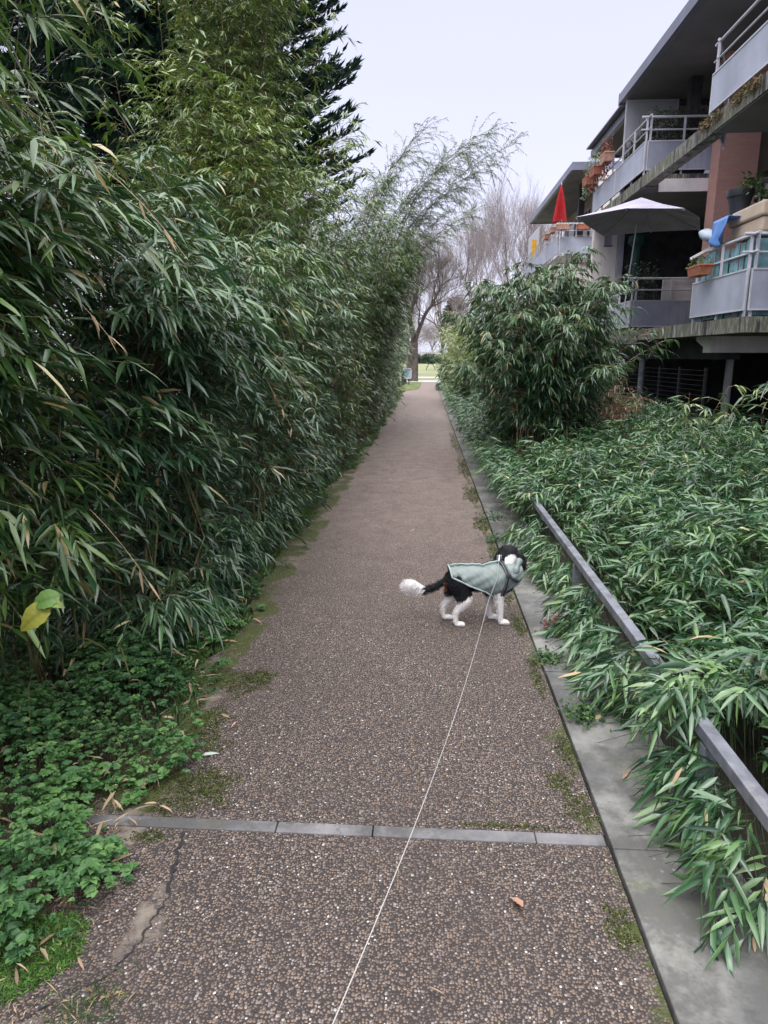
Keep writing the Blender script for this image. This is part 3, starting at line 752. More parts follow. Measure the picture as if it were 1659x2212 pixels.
for i, (y, h, m_, lb) in enumerate([(9.97, .34, 'teal', 'teal crate wedged behind the near balcony rail corner'), (11.35, .26, 'green', 'dark green crate behind the low flower box')]):
    t_ = empty('crate', (4.6, y, 2.08), lb, 'crate')
    MB().box(4.42, 4.72, y, y + .28, 2.09, 2.09 + .6 + h).build('body', m_, t_, bevel=.01)
    MB().box(4.41, 4.73, y - .01, y + .29, 2.69 + h, 2.72 + h).build('rim', 'rail', t_)
# weeds along the upper slab lip
wd = empty('slab_weeds', (4.3, 8, 5.1), 'weeds and moss tufts growing along the lip of the upper slab', 'weeds')
wd['kind'] = 'stuff'
rng = np.random.default_rng(61); n = 7000; y = rng.uniform(4, 12.2, n); y = y[(np.sin(y * 5) + np.sin(y * 11.3) + rng.normal(0, .7, len(y))) > .2]; n = len(y)
B_ = np.stack([np.full(n, 4.27) + rng.uniform(-.03, .05, n), y, np.full(n, 5.08) - rng.random(n) * .12 + rng.random(n) * .05], 1)
V, F, cc = leaf_mesh(B_, nrm(rng.normal(0, 1, (n, 3)) + np.array([-.5, 0, .1])), nrm(rng.normal(0, 1, (n, 3))), rng.uniform(.03, .07, n), rng.uniform(.01, .025, n), rng.random(n), leafcols(rng, n, dict(dark=(.03, .03, .012), mid=(.09, .085, .03), light=(.22, .2, .1), dead=(.32, .16, .14), pd=.25)))
raw('leaves', V, F, 'herb', cc, parent=wd)

# ================================================================ LOW RAIL
rl = empty('garden_rail', (.97, 4, 0), 'low grey metal rail running half buried in the dwarf bamboo', 'railing')
for y0, y1 in ((.4, 2.58), (2.585, 4.68), (4.685, 8.2), (8.205, 14.0)):
    MB().box(.946, .994, y0, y1, .285, .33).build('top_rail', 'railing', rl, bevel=.004)
MB().tube([(1.0, 18.5, .32), (.98, 23, .34)], .03, 4).build('top_rail', 'railing', rl)
for y in (.9, 2.09, 4.12, 6.6, 9.2, 12): MB().box(.948, .992, y - .022, y + .022, -.02, .274).build('post', 'railing', rl, bevel=.003)

# ================================================================ VEGETATION
def xmaxL(y, z):   # right-hand face of the left bamboo wall
    b = np.interp(y, [0, 2.2, 3.4, 5, 9, 12, 20, 30], [-1.55, -1.48, -1.25, -1.00, -.92, -.86, -.74, -.66])
    k = np.interp(z, [0, .4, 1.2], [.25, .7, 1.])
    rel = .24 * np.sin(y * 2.9 + z * 1.7) * np.sin(z * 3.1 - y * 1.3 + 1) + .13 * np.sin(y * 5.7 - z * 4.3 + 2) + .09 * np.sin(z * 7.9 + y * 3.3)
    b = b + np.interp(y, [9.5, 12.5, 15.5, 19], [0, 1, 1, .3]) * np.interp(z, [1.6, 2.9, 4.4], [0, .62, .95])
    return b + rel * k + np.interp(z, [0, .5, 1.4, 2.6, 4, 6], [-.03, .04, .10, -.05, .0, .3])
def keepL(B): return B[:, 0] > xmaxL(B[:, 1], B[:, 2]) + .36
GR = 'bamboo clumps walling the left side of the path'
# (x, y, height, culms, sx, sy, leafL, nb, per, label)
left = [
 (-2.15, 1.70, 3.7, 26, .45, .45, .165, 40, 7, 'nearest big-leaved bamboo clump, cut by the left picture edge', GREEN, True),
 (-2.05, 2.75, 3.7, 40, .60, .50, .160, 46, 7, 'tall bamboo whose long leaves arch across the upper left corner', GREEN, True),
 (-1.85, 3.75, 2.9, 40, .60, .50, .150, 44, 7, 'bamboo with drooping sprays above the yellow broad leaf bush', BLUEG, True),
 (-1.75, 4.80, 2.7, 42, .60, .55, .135, 42, 7, 'bamboo clump leaning over the path before the dog', BLUEG, True),
 (-1.70, 6.00, 2.8, 42, .60, .65, .125, 42, 7, 'bamboo clump opposite the far end of the visible low rail', GREEN, True),
 (-1.65, 7.40, 3.1, 44, .60, .75, .120, 42, 7, 'bamboo clump in front of the yellow green tall stand', BLUEG, False),
 (-1.60, 9.10, 3.3, 46, .60, .90, .120, 44, 7, 'bamboo clump below the tips of the dark conifer', GREEN, False),
 (-1.75, 11.2, 4.5, 60, .60, 1.1, .125, 46, 7, 'dark green bamboo clump just before the feathery tall one', GREEN, False),
 (-1.45, 13.8, 4.1, 70, .60, 1.3, .130, 60, 7, 'dark bamboo clump round the foot of the feathery stems', GREEN, False),
 (-1.35, 17.0, 3.9, 50, .60, 1.6, .140, 50, 6, 'bamboo clump past the feathery stems, hanging over the path', GREEN, False),
 (-1.50, 21.0, 3.4, 40, .60, 2.0, .15, 40, 6, 'lighter bamboo clump near the far end of the left side', GREEN, False),
 (-1.60, 26.0, 3.3, 36, .60, 2.2, .16, 36, 6, 'last bamboo clump before the lawn patch and bollards', GREEN, False),
]
for i, (x, y, h, cu, sx, sy, LL, nb, per, lb, pal, fine) in enumerate(left):
    bamboo('bamboo_clump', (x, y, 0), lb, 100 + i, cu, sx, sy, h, ((.55 + .04 * h) * (1 if y < 11 or y > 19 else 1.15), -.1), LL, LL * .15, int(nb * 1.1), per + 1, pal, 'bamboo', GR,
           t0=.02 if y > 3.5 else .10, bl=.50, az=-.5, azs=2.9, fine=fine, zero=keepL, xmax=xmaxL, down=.14)
# low skirt leaves hugging the verge on the left (young bamboo growing out sideways)
for i, (y, L) in enumerate([(4.3, 1.1), (6.4, 1.4), (9.2, 1.8)]):
    bamboo('bamboo_clump', (-1.5, y, 0), ['low young bamboo spilling onto the left verge behind the herbs', 'low bamboo skirt reaching furthest onto the path at left', 'low bamboo skirt at the narrowing of the left verge'][i], 140 + i, 70, .22, L, .5, (.28, -.05), .13, .017, 12, 7, BLUEG, 'bamboo', 'low bamboo skirts on the left verge', t0=.1, bl=.28, az=-.3, azs=2.4, fine=True, down=.4,
           xmax=lambda y, z: np.full_like(y, -1.02) + .0 * z, culm_r=.004)
def dry_twigs():
    rg = np.random.default_rng(155)
    for i in range(9):
        y = rg.uniform(2.0, 5.6); z = rg.uniform(.25, 2.2); x = float(xmaxL(np.array([y]), np.array([z]))[0]) - .02
        p0 = np.array([x - .25, y + .15, z + .15]); d = nrm(np.array([[rg.uniform(.3, .9), rg.uniform(-.7, .1), rg.uniform(-.9, -.1)]]))[0]; L = rg.uniform(.25, .5)
        t = np.linspace(0, 1, 5)[:, None]; P = p0 + d * L * t + np.array([0, 0, -.12]) * t * t
        V, F = ribbons(P[None], np.array([np.linspace(.0022, .0009, 5)]))
        o = raw('dry_bamboo_twig', V, [(4, F)], 'culm2'); tag(o, 'thin tan dry twig sticking out of the left bamboo wall', 'twig', 'dry twigs in the left bamboo wall')
        n = 4; ts = rg.uniform(.4, 1, n)[:, None]; B = p0 + d * L * ts + np.array([0, 0, -.12]) * ts * ts
        V, F, cc = leaf_mesh(B, nrm(d + rg.normal(0, .4, (n, 3)) + np.array([0, 0, -.5])), nrm(rg.normal(0, 1, (n, 3))), rg.uniform(.06, .11, n), np.full(n, .013), rg.uniform(.2, .8, n), np.array([[.42, .31, .2]]) * rg.uniform(.6, 1.1, (n, 1)))
        raw('dry_leaves', V, F, 'deadleaf', cc, parent=o)
dry_twigs()
# yellow-green tall stand
bamboo('tall_bamboo', (-2.45, 8.6, 0), 'tall yellow green bamboo rising before the dark conifer', 160, 40, .42, .5, 7.6, (.35, -.2), .12, .021, 76, 9, YELL, lnoise=.05, t0=.3, bl=.52, az=0, azs=5, fine=False, down=.15, up=(.2, .9))
bamboo('tall_bamboo', (-2.45, 8.0, 0), 'shorter bushy yellow green bamboo spreading at the foot of the tall stand', 164, 44, .80, .6, 4.9, (.35, -.2), .12, .021, 60, 9, dict(YELL, mid=(.09, .16, .035)), lnoise=.08, t0=.3, bl=.6, az=0, azs=5, fine=False, down=.15, up=(.2, .9))
bamboo('tall_bamboo', (-3.2, 12.0, 0), 'mid green bamboo filling the gap left of the feathery stems', 163, 50, .9, 1.3, 4.9, (.6, -.2), .13, .02, 50, 7, dict(GREEN, light=(.12, .19, .05)), t0=.3, bl=.7, az=0, azs=5, fine=False)
# feathery arching bamboo against the sky
def feathery():
    rng = np.random.default_rng(170)
    root = empty('tall_bamboo', (-1.3, 14.3, 0), 'feathery tall bamboo arching over the path against the sky', 'bamboo')
    culms = [((-1.2, 14.2), (-.05, 14.0, 5.75), .9), ((-1.0, 14.4), (.75, 14.1, 5.40), .8), ((-1.1, 13.9), (.25, 13.8, 5.0), .9), ((-.9, 14.5), (1.62, 14.0, 5.45), 1.15),
             ((-.9, 14.0), (1.25, 13.9, 5.72), 1.1), ((-1.5, 14.2), (-.75, 14.2, 4.9), .6), ((-1.4, 14.6), (-.45, 14.4, 5.45), .7), ((-.8, 14.3), (.9, 13.8, 4.2), 1.2), ((-.8, 14.1), (.55, 14, 4.7), 1.)]
    for (b0, t0_, a0_) in list(culms):
        culms.append(((b0[0] - .2 + rng.normal(0, .15), b0[1] + rng.normal(0, .3)), (t0_[0] - .18 + rng.normal(0, .15), t0_[1] + rng.normal(0, .4), t0_[2] - rng.uniform(.2, .7)), a0_))
    Ps, Bs, Bd, BL = [], [], [], []
    for (bx, by), tip, arch in culms:
        ts = np.linspace(0, 1, 14)
        bx -= .45; b = np.array([bx, by, 0.]); tp = np.array(tip); mid = np.array([bx + (tp[0] - bx) * .12, by, tp[2] * .80 + arch * .30])
        q = ((1 - ts) ** 2)[:, None] * b + (2 * ts * (1 - ts))[:, None] * mid + (ts ** 2)[:, None] * tp
        Ps.append(q)
        for k in range(60):
            t = .38 + .62 * rng.random() ** .8; p = (1 - t) ** 2 * b + 2 * t * (1 - t) * mid + t * t * tp
            tg = nrm((2 * (1 - t) * (mid - b) + 2 * t * (tp - mid))[None])[0]
            d = nrm((tg * .7 + rng.normal(0, .55, 3) + np.array([.1, 0, .25]))[None])[0]
            Bs.append(p); Bd.append(d); BL.append(rng.uniform(.25, .75))
    Bs, Bd, BL = np.array(Bs), np.array(Bd), np.array(BL)
    V, F = ribbons(np.array(Ps), np.tile(np.linspace(.016, .003, 14), (len(Ps), 1)))
    s = np.array([0, .5, 1.]); BP = Bs[:, None] + Bd[:, None] * (BL[:, None] * s)[..., None] + np.array([0, 0, -1.]) * (BL[:, None] * s * s * .35)[..., None]
    V2, F2 = ribbons(BP, np.full((len(Bs), 3), .0022))
    raw('culms', np.concatenate([V, V2]), [(4, np.concatenate([F, F2 + len(V)]))], 'culm', parent=root)
    a = twig_leaves(rng, Bs, Bd, BL, 26, .095, .0135, (.1, .9), GREY, span=(.1, 1), down=.3)
    V, F, cc = leaf_mesh(*a, fine=False); raw('foliage', V, F, 'leaf', cc, parent=root)
feathery()

# right side tall bush and what is behind it
bamboo('bamboo_bush', (1.72, 9.6, 0), 'big bamboo bush on the right in front of the balcony pole', 180, 54, .48, .5, 2.85, (-.12, -.2), .125, .022, 84, 9, BLUEG, t0=.30, bl=.40, az=-1.5, azs=5, fine=True, down=.45, culmmat='culm2', hv=.4)
bamboo('bamboo_bush', (1.5, 11.4, 0), 'bushy bamboo hugging the path edge left of the big bush', 181, 44, .28, 1.0, 2.7, (-.12, -.2), .13, .024, 66, 9, GREEN, t0=.1, bl=.32, az=-2.2, azs=4, fine=False, down=.4, hv=.45)
bamboo('bamboo_bush', (2.35, 10.2, 0), 'thin bamboo leaning right across the balcony panels', 182, 5, .2, .2, 2.35, (.5, -.4), .13, .02, 26, 7, BLUEG, t0=.45, bl=.5, az=-.6, azs=3, fine=True, down=.4, culmmat='culm2')
# brown dead undergrowth at its foot
bamboo('dead_bamboo', (2.55, 10.0, 0), 'rusty brown dead bamboo at the right foot of the big bush', 183, 26, .3, .4, 1.35, (0, -.1), .11, .014, 16, 6, dict(dark=(.06, .03, .02), mid=(.16, .085, .05), light=(.30, .2, .12), dead=(.4, .3, .2), pd=.1), t0=.2, bl=.35, az=-1.5, azs=5, fine=False, down=.5, culmmat='culm2')
bamboo('bamboo_bush', (2.5, 15.5, 0), 'dark bamboo bush behind the right side bushes', 184, 40, .5, 1.3, 2.5, (-.3, -.2), .13, .02, 40, 6, GREEN, t0=.05, bl=.45, az=-2.4, azs=4, fine=False, hv=.4)
bamboo('shrub', (1.5, 21.5, 0), 'dark evergreen shrub beside the far right of the path', 185, 30, .4, 1.3, 1.5, (-.25, -.2), .12, .03, 40, 7, dict(GREEN, mid=(.035, .09, .03)), t0=.05, bl=.45, az=-2.4, azs=4, fine=False, down=.2, cat='shrub')
bamboo('shrub', (1.35, 23.5, 0), 'pale lime green shrub near the far right end of the path', 186, 40, .6, 1.6, 3.1, (-.2, -.2), .12, .03, 40, 7, dict(dark=(.08, .14, .03), mid=(.20, .28, .07), light=(.36, .42, .14), dead=(.3, .3, .2), pd=.02), t0=.1, bl=.5, az=-2, azs=5, fine=False, down=.2, cat='shrub')
bamboo('shrub', (1.25, 32.5, 0), 'dark clipped hedge end closing the right of the path', 187, 30, .5, 1.2, 1.9, (-.1, -.1), .13, .04, 44, 7, dict(GREEN, mid=(.03, .07, .025)), t0=.02, bl=.4, az=-2, azs=5, fine=False, down=.2, cat='hedge')
# tall shoots at right in front of the undercroft
for i, (x, y, h, lb) in enumerate([(2.55, 6.6, 1.55, 'leafy bamboo shoot standing up from the bed below the balcony column'),
                                   (3.15, 6.1, 1.75, 'tall bamboo shoot with pale tips before the white pipe'),
                                   (3.35, 6.0, 1.95, 'tallest bamboo shoot near the right picture edge'),
                                   (3.1, 5.4, 1.15, 'bent bamboo shoot low at the right picture edge')]):
    bamboo('bamboo_shoot', (x, y, 0), lb, 190 + i, 3, .08, .08, h, (.05, -.05), .14, .02, 9, 7, dict(BLUEG, light=(.2, .26, .1), pd=.05), cat='bamboo shoot', group='bamboo shoots above the low bed', t0=.45, bl=.28, az=0, azs=6, fine=True, down=.2, culm_r=.004, culmmat='culm2')

# dwarf bamboo bed (ground cover)
def bed_h(x, y):
    a = np.interp(x, [.8, .95, 1.1, 1.5, 2.2, 4.3], [.24, .44, .50, .66, .76, .82])
    return a * (1 + .16 * np.sin(x * 3.1 + y * 2.3) + .12 * np.sin(y * 4.7 - x * 2)) * np.interp(y, [1, 3, 6, 10, 20], [.85, .92, 1.0, 1.02, 1.1])
def dwarf_bed():
    rng = np.random.default_rng(200); parts = []; tw = []
    for y0, y1, x1, dens, LL, fine in ((1.05, 4.2, 3.2, 420, .130, True), (4.2, 8.5, 4.3, 270, .125, True), (8.5, 16, 4.5, 120, .125, False), (16, 31, 1.7, 90, .14, False)):
        n = int((x1 - .9) * (y1 - y0) * dens)
        y = rng.uniform(y0, y1, n); x = np.interp(y, [2, 5, 9], [.88, .84, .76]) + rng.random(n) * (x1 - .88)
        d = rng.random(n)
        hh = bed_h(x, y) * np.where(d < .55, rng.uniform(.85, 1.15, n), rng.uniform(.3, .85, n))
        b = np.stack([x, y, hh * .72], 1)
        az = rng.uniform(0, 2 * math.pi, n); el = rng.uniform(.1, 1.1, n)
        dr = np.stack([np.cos(az) * np.cos(el), np.sin(az) * np.cos(el), np.sin(el)], 1)
        edge = x < 1.2
        dr[edge] = nrm(dr[edge] * .6 + np.array([-.8, -.2, .1]))
        near = (y < 2.2) & (x > .9)
        bl = rng.uniform(.12, .28, n)
        # clear hollows round the rail so that it shows between the tufts
        show = (((y > 1.2) & (y < 2.2)) | ((y > 2.5) & (y < 5.7)))
        hollow = (x < 1.07) & show
        b[hollow, 2] = np.minimum(b[hollow, 2], rng.uniform(.06, .265, hollow.sum())); dr[hollow, 2] = np.minimum(dr[hollow, 2], .05); dr[hollow] = nrm(dr[hollow])
        side = (x >= 1.07) & (x < 1.30) & show
        b[side, 2] = np.minimum(b[side, 2], rng.uniform(.14, .30, side.sum())); dr[side, 0] = np.abs(dr[side, 0])
        cov = (np.abs(x - .98) < .22) & ~show & (y > 2.1)
        b[cov, 2] = rng.uniform(.26, .42, cov.sum()); dr[cov, 2] = np.abs(dr[cov, 2])
        kp = ~((y < 1.6) & (x < 1.15))
        b, dr, bl, = b[kp], dr[kp], bl[kp]
        cl = np.clip(rng.normal(.5, .22, len(b)), 0, 1)
        a = list(twig_leaves(rng, b, dr, bl, 9, LL, LL * .155, (.05, .8), dict(dark=(.014, .046, .026), mid=(.045, .118, .048), light=(.145, .24, .085), dead=(.40, .30, .17), pd=.01), span=(.1, 1.), down=.18, clump=cl))
        B = a[0]
        ok = (B[:, 2] > .015) & (B[:, 0] > .80 + .07 * np.sin(B[:, 1] * 3.3) + .05 * np.sin(B[:, 1] * 8.1) - .04 * np.clip(B[:, 1] - 4, 0, 5))
        a = [q[ok] for q in a]
        parts.append(leaf_mesh(*a, fine=fine))
        g0 = b.copy(); g0[:, 2] = 0; g0[:, 0] += .05; s = np.array([0, .5, 1.])
        tp = b + dr * bl[:, None] + np.array([0, 0, -.35]) * bl[:, None]
        tw.append(np.stack([g0, b, tp], 1))
    V, F, cc = join(parts); V[:, 2] = np.maximum(V[:, 2], .012 + .0 * V[:, 2])
    o = raw('dwarf_bamboo', V, F, 'leaf', cc)
    tag(o, 'low bed of dwarf bamboo with narrow leaves filling the right of the path', 'ground cover', kind='stuff')
    V, F = ribbons(np.concatenate(tw), np.full((sum(len(t) for t in tw), 3), .0013))
    o2 = raw('stems', V, [(4, F)], 'stemgreen', parent=o)
dwarf_bed()

# left herbs
def herbs():
    rng = np.random.default_rng(210)
    n = 16000
    x = rng.uniform(-2.6, -.78, n); y = rng.uniform(.95, 4.3, n)
    lim = np.interp(y, [.9, 1.35, 1.6, 1.9, 2.3, 3.2, 4.3], [-1.02, -1.04, -.98, -.98, -.97, -1.08, -1.14]) + .06 * np.sin(y * 9) + .035 * np.sin(y * 23) + rng.normal(0, .035, n)
    k = (x < lim) & (rng.random(n) < np.interp(x - lim, [-.9, -.3, 0], [.75, 1, .8])) & (np.sin(x * 13 + 2 * np.sin(y * 5)) + np.sin(y * 11 + x * 4) + rng.normal(0, .5, n) > -1.15); x, y, lim = x[k], y[k], lim[k]; n = len(x)
    hz = .02 + .04 * np.abs(np.sin(x * 15) * np.sin(y * 13)) + .13 * np.clip((lim - x) / .35, 0, 1) * rng.uniform(.3, 1.1, n) + .03 * np.sin(x * 9 + y * 7)
    c = np.stack([x, y, np.maximum(hz, .02)], 1)
    az = rng.uniform(0, 6.28, n); til = rng.uniform(.0, .5, n)
    per = 7; idx = np.repeat(np.arange(n), per); kk = np.tile(np.arange(per), n)
    a = az[idx] + (kk - 3) * .48 + rng.normal(0, .1, len(idx))
    el = til[idx] * np.cos(a - az[idx]) * .6 + .1
    D = np.stack([np.cos(a) * np.cos(el), np.sin(a) * np.cos(el), np.sin(el)], 1)
    Nn = nrm(np.array([0, 0, 1.]) + rng.normal(0, .45, (len(idx), 3)))
    L = (.036 * (1 - .07 * np.abs(kk - 3))) * np.repeat(rng.uniform(.45, 1.25, n) * (1 + .45 * np.sin(x * 7 + y * 3) * np.sin(y * 6)), per); W = L * np.repeat(rng.uniform(.4, .85, n), per)
    cl = np.repeat(np.clip(rng.normal(.45, .22, n) + .28 * np.sin(x * 5 + 1) * np.sin(y * 4), 0, 1), per)
    pal = dict(dark=(.022, .066, .024), mid=(.060, .145, .050), light=(.125, .24, .075), dead=(.2, .15, .08), pd=.003)
    V, F, cc = leaf_mesh(c[idx], D, Nn, L, W, np.full(len(idx), .35), leafcols(rng, len(idx), pal, cl), True)
    o = raw('herb_ground_cover', V, F, 'herb', cc)
    tag(o, 'low lobed leaved herbs carpeting the ground at lower left', 'ground cover', kind='stuff')
    st = np.stack([np.stack([x, y, np.zeros(n)], 1), (c + np.stack([x, y, np.zeros(n)], 1)) / 2 + .005, c], 1)
    V, F = ribbons(st, np.full((n, 3), .0006)); raw('stems', V, [(4, F)], 'culm', parent=o)
herbs()
def blades(name, label, pts, seed, L=(.03, .09), W=.004, pal=GREEN, tilt=.7, m='herb', cat='grass'):
    rng = np.random.default_rng(seed); n = len(pts)
    D = nrm(np.stack([rng.normal(0, tilt, n), rng.normal(0, tilt, n), np.ones(n)], 1)); Nn = nrm(rng.normal(0, 1, (n, 3)))
    V, F, cc = leaf_mesh(pts, D, Nn, rng.uniform(*L, n), np.full(n, W) * rng.uniform(.6, 1.3, n), rng.uniform(.2, 1.3, n), leafcols(rng, n, pal), False)
    o = raw(name, V, F, m, cc); return tag(o, label, cat, kind='stuff')
rng = np.random.default_rng(220)
# verge grass left, with tufts
n = 30000; y = 3.0 + rng.random(n) ** 1.6 * 28; x = np.array([edge_left(v) for v in y]) - np.abs(rng.normal(0, .10, n)) + .03 - .1 * (rng.random(n))
k = (np.sin(y * 6) + np.sin(y * 2.3 + 1) + rng.normal(0, 1, n)) > -.9
blades('verge_grass', 'short green grass fringing the left rim of the path', np.stack([x, y, np.zeros(n)], 1)[k], 221, (.03, .10), .005, dict(dark=(.03, .07, .02), mid=(.06, .14, .03), light=(.13, .24, .05), dead=(.35, .3, .15), pd=.05), .8)
n = 5000; y = rng.uniform(1.0, 4.2, n); x = -1.0 - .15 * (y > 3) - rng.random(n) ** 1.3 * 1.1
k = np.sin(x * 6 + y * 3) + np.sin(y * 7 - x * 2) + rng.normal(0, .4, n) > .3
blades('weed_grass', 'thin grass and bamboo seedlings mixed into the lower left herbs', np.stack([x, y, np.zeros(n)], 1)[k], 225, (.08, .22), .007, GREEN, .55)
# tuft bottom-left
n = 5000; a = rng.uniform(0, 6.28, n); r = np.sqrt(rng.random(n))
pts = np.stack([-1.06 + .16 * r * np.cos(a) , 1.42 + .14 * r * np.sin(a) * (1 + .2 * np.sin(a * 3)), np.zeros(n)], 1)
blades('grass_tuft', 'bright mossy grass tuft at the lower left corner', pts, 222, (.015, .05), .004, dict(dark=(.03, .08, .015), mid=(.07, .16, .03), light=(.15, .28, .05), dead=(.3, .3, .15), pd=.03), .8)
n = 260; pts = np.stack([rng.normal(-.80, .05, n), rng.normal(1.27, .045, n), np.zeros(n)], 1)
blades('grass_tuft', 'sparse dark grass tuft growing beside the pale crack near the bottom edge', pts, 223, (.02, .08), .003, dict(GREEN, pd=.3), 1.0)
# moss: real tiny tufts on the path rims
def moss():
    cs = [(-.86, 2.10, .16, .13), (-.80, 2.16, .12, .1), (-.90, 2.42, .10, .11), (-.92, 2.62, .08, .1), (-.86, 2.95, .12, .12), (-.80, 3.02, .08, .07), (.56, 2.1, .05, .1), (.585, 2.45, .035, .14), (.52, 2.25, .05, .06), (.57, 3.1, .03, .2), (.57, 3.75, .04, .15), (.55, 4.3, .04, .2), (.56, 1.6, .04, .08), (.55, 6.2, .08, .3), (.55, 7.6, .1, .5), (.56, 9.5, .08, .9), (.56, 12.5, .08, 1.6), (-.9, 1.87, .06, .03), (.3, 1.995, .2, .012), (.57, 5.3, .04, .4)]
    P = []
    for cx, cyy, sx, sy in cs:
        n = int(26000 * sx * sy * 4) + 200; n = min(n, 3500)
        a = rng.uniform(0, 6.28, n); r = np.sqrt(rng.random(n)) * (1 + .25 * np.sin(a * 5 + cx * 40) + .15 * np.sin(a * 11))
        P.append(np.stack([np.minimum(cx + sx * r * np.cos(a), .618), cyy + sy * r * np.sin(a), np.zeros(n)], 1))
    P = np.concatenate(P); P = P[P[:, 0] > -1.15]
    blades('moss', 'dark olive moss cushions on both rims of the path', P, 224, (.005, .014), .006, dict(dark=(.02, .03, .005), mid=(.055, .075, .012), light=(.12, .14, .025), dead=(.25, .2, .1), pd=.02), .9, cat='moss')
moss()
# small weeds on the kerb
def kerbweeds():
    for i, (x, y, s, lb, pal) in enumerate([(.66, 3.27, .09, 'small green weed creeping over the kerb below the rail', GREEN), (.80, 3.75, .10, 'reddish creeping weed on the kerb by the dog', REDL),
                                       (.64, 5.6, .14, 'weed tuft on the kerb before the dog', BLUEG), (.66, 6.4, .16, 'leafy weeds at the kerb past the dog', BLUEG), (.62, 4.95, .12, 'weeds in the kerb joint just behind the dog', GREEN), (.70, 2.72, .09, 'wet green weed at the kerb joint nearer than the dog', GREEN)]):
        rg = np.random.default_rng(300 + i); n = 150
        B = np.stack([rg.normal(x, s * .5, n), rg.normal(y, s * .6, n), rg.uniform(.012, .03 + s * .25, n)], 1)
        V, F, cc = leaf_mesh(B, nrm(rg.normal(0, 1, (n, 3)) * np.array([1, 1, .3])), nrm(np.array([0, 0, 1.]) + rg.normal(0, .3, (n, 3))), rg.uniform(.015, .04, n), rg.uniform(.01, .02, n), rg.uniform(0, .5, n), leafcols(rg, n, pal))
        o = raw('kerb_weed', V, F, 'herb', cc); tag(o, lb, 'weed', 'weeds on the kerb')
kerbweeds()
# litter of dry bamboo leaves
def litter():
    rg = np.random.default_rng(230)
    spots = [(-.95, 2.02, 0), (-.88, 1.995, 0), (-1.0, 1.80, 0), (-.98, 1.93, 0), (-1.05, 1.72, 0), (-.93, 1.76, 0), (-.86, 2.62, 0), (-.93, 2.78, 0), (-1.02, 2.9, 0), (-.80, 2.55, 0), (-1.06, 3.4, 0), (-.98, 3.7, 0), (-1.0, 1.45, 0), (-.87, 1.38, 0),
             (.28, 1.655, 2), (.05, 1.36, 0), (-.83, 2.33, 1), (.86, 3.6, 0), (.78, 2.3, 0), (.9, 1.55, 0), (-.1, 5.9, 0), (.2, 8.2, 0), (-.3, 11.3, 0), (.35, 14.2, 0), (-.5, 18, 0), (.3, 21, 0), (-.6, 25, 0)]
    names = []
    for i, (x, y, t) in enumerate(spots):
        L = rg.uniform(.05, .10) if t != 2 else .055; W = L * (.16 if t != 2 else .75)
        a = rg.uniform(0, 6.28)
        c = {0: (.42, .29, .19), 1: (.40, .46, .42), 2: (.50, .27, .19)}[t]; c = np.array([c]) * rg.uniform(.7, 1.1)
        V, F, cc = leaf_mesh(np.array([[0, 0, .012]]), np.array([[1., 0, .12]]), np.array([[0, rg.normal(0, .4), 1.]]), np.array([L]), np.array([W]), np.array([.3]), c)
        o = raw('fallen_leaf', V - np.array([L / 2, 0, 0]), F, 'deadleaf', cc); o.location = (x, y, .004); o.rotation_euler = (0, 0, a)
        if t == 2: tag(o, 'pinkish tan broad leaf lying alone on the near path', 'leaf')
        elif t == 1: tag(o, 'pale silvery leaf lying on the moss at the left rim', 'leaf')
        elif i < 14: tag(o, 'dry tan bamboo leaf fallen on the left rim of the path', 'leaf', 'dry leaves on the left rim')
        elif x > .7: tag(o, 'dry tan bamboo leaf fallen on the grey kerb', 'leaf', 'dry leaves on the kerb')
        else: tag(o, 'dry leaf lying out on the walked middle of the path', 'leaf', 'dry leaves in the middle of the path')
litter()
# pale litter mass of crumbs along the left rim
n = 900; y = 1.2 + rng.random(n) ** 1.3 * 6; x = np.array([edge_left(v) for v in y]) + rng.normal(.10, .06, n); 
V, F, cc = leaf_mesh(np.stack([x, y, np.full(n, .006)], 1), nrm(np.stack([rng.normal(0, 1, n), rng.normal(0, 1, n), np.full(n, .05)], 1)), np.tile(np.array([[0, 0, 1.]]), (n, 1)), rng.uniform(.008, .035, n), rng.uniform(.002, .004, n), np.zeros(n), np.array([[.36, .26, .18]]) * rng.uniform(.4, 1.2, (n, 1)), False)
tag(raw('leaf_crumbs', V, F, 'deadleaf', cc), 'tan crumbs of dry leaves scattered along the left rim', 'litter', kind='stuff')
def herb_litter():
    rg = np.random.default_rng(236); n = 420
    y = rg.uniform(1.1, 4.2, n); x = -.98 - .12 * (y > 3) - rg.random(n) ** 1.4 * .9
    z = .02 + .12 * np.clip((-.98 - x) / .35, 0, 1) * rg.random(n)
    V, F, cc = leaf_mesh(np.stack([x, y, z + .02], 1), nrm(np.stack([rg.normal(0, 1, n), rg.normal(0, 1, n), rg.normal(0, .25, n)], 1)), nrm(np.array([0, 0, 1.]) + rg.normal(0, .5, (n, 3))), rg.uniform(.03, .11, n), rg.uniform(.004, .014, n), rg.random(n), np.array([[.36, .27, .18]]) * rg.uniform(.4, 1.2, (n, 1)))
    tag(raw('dry_leaf_litter', V, F, 'deadleaf', cc), 'dry tan bamboo leaves caught among the lower left herbs', 'litter', kind='stuff')
herb_litter()
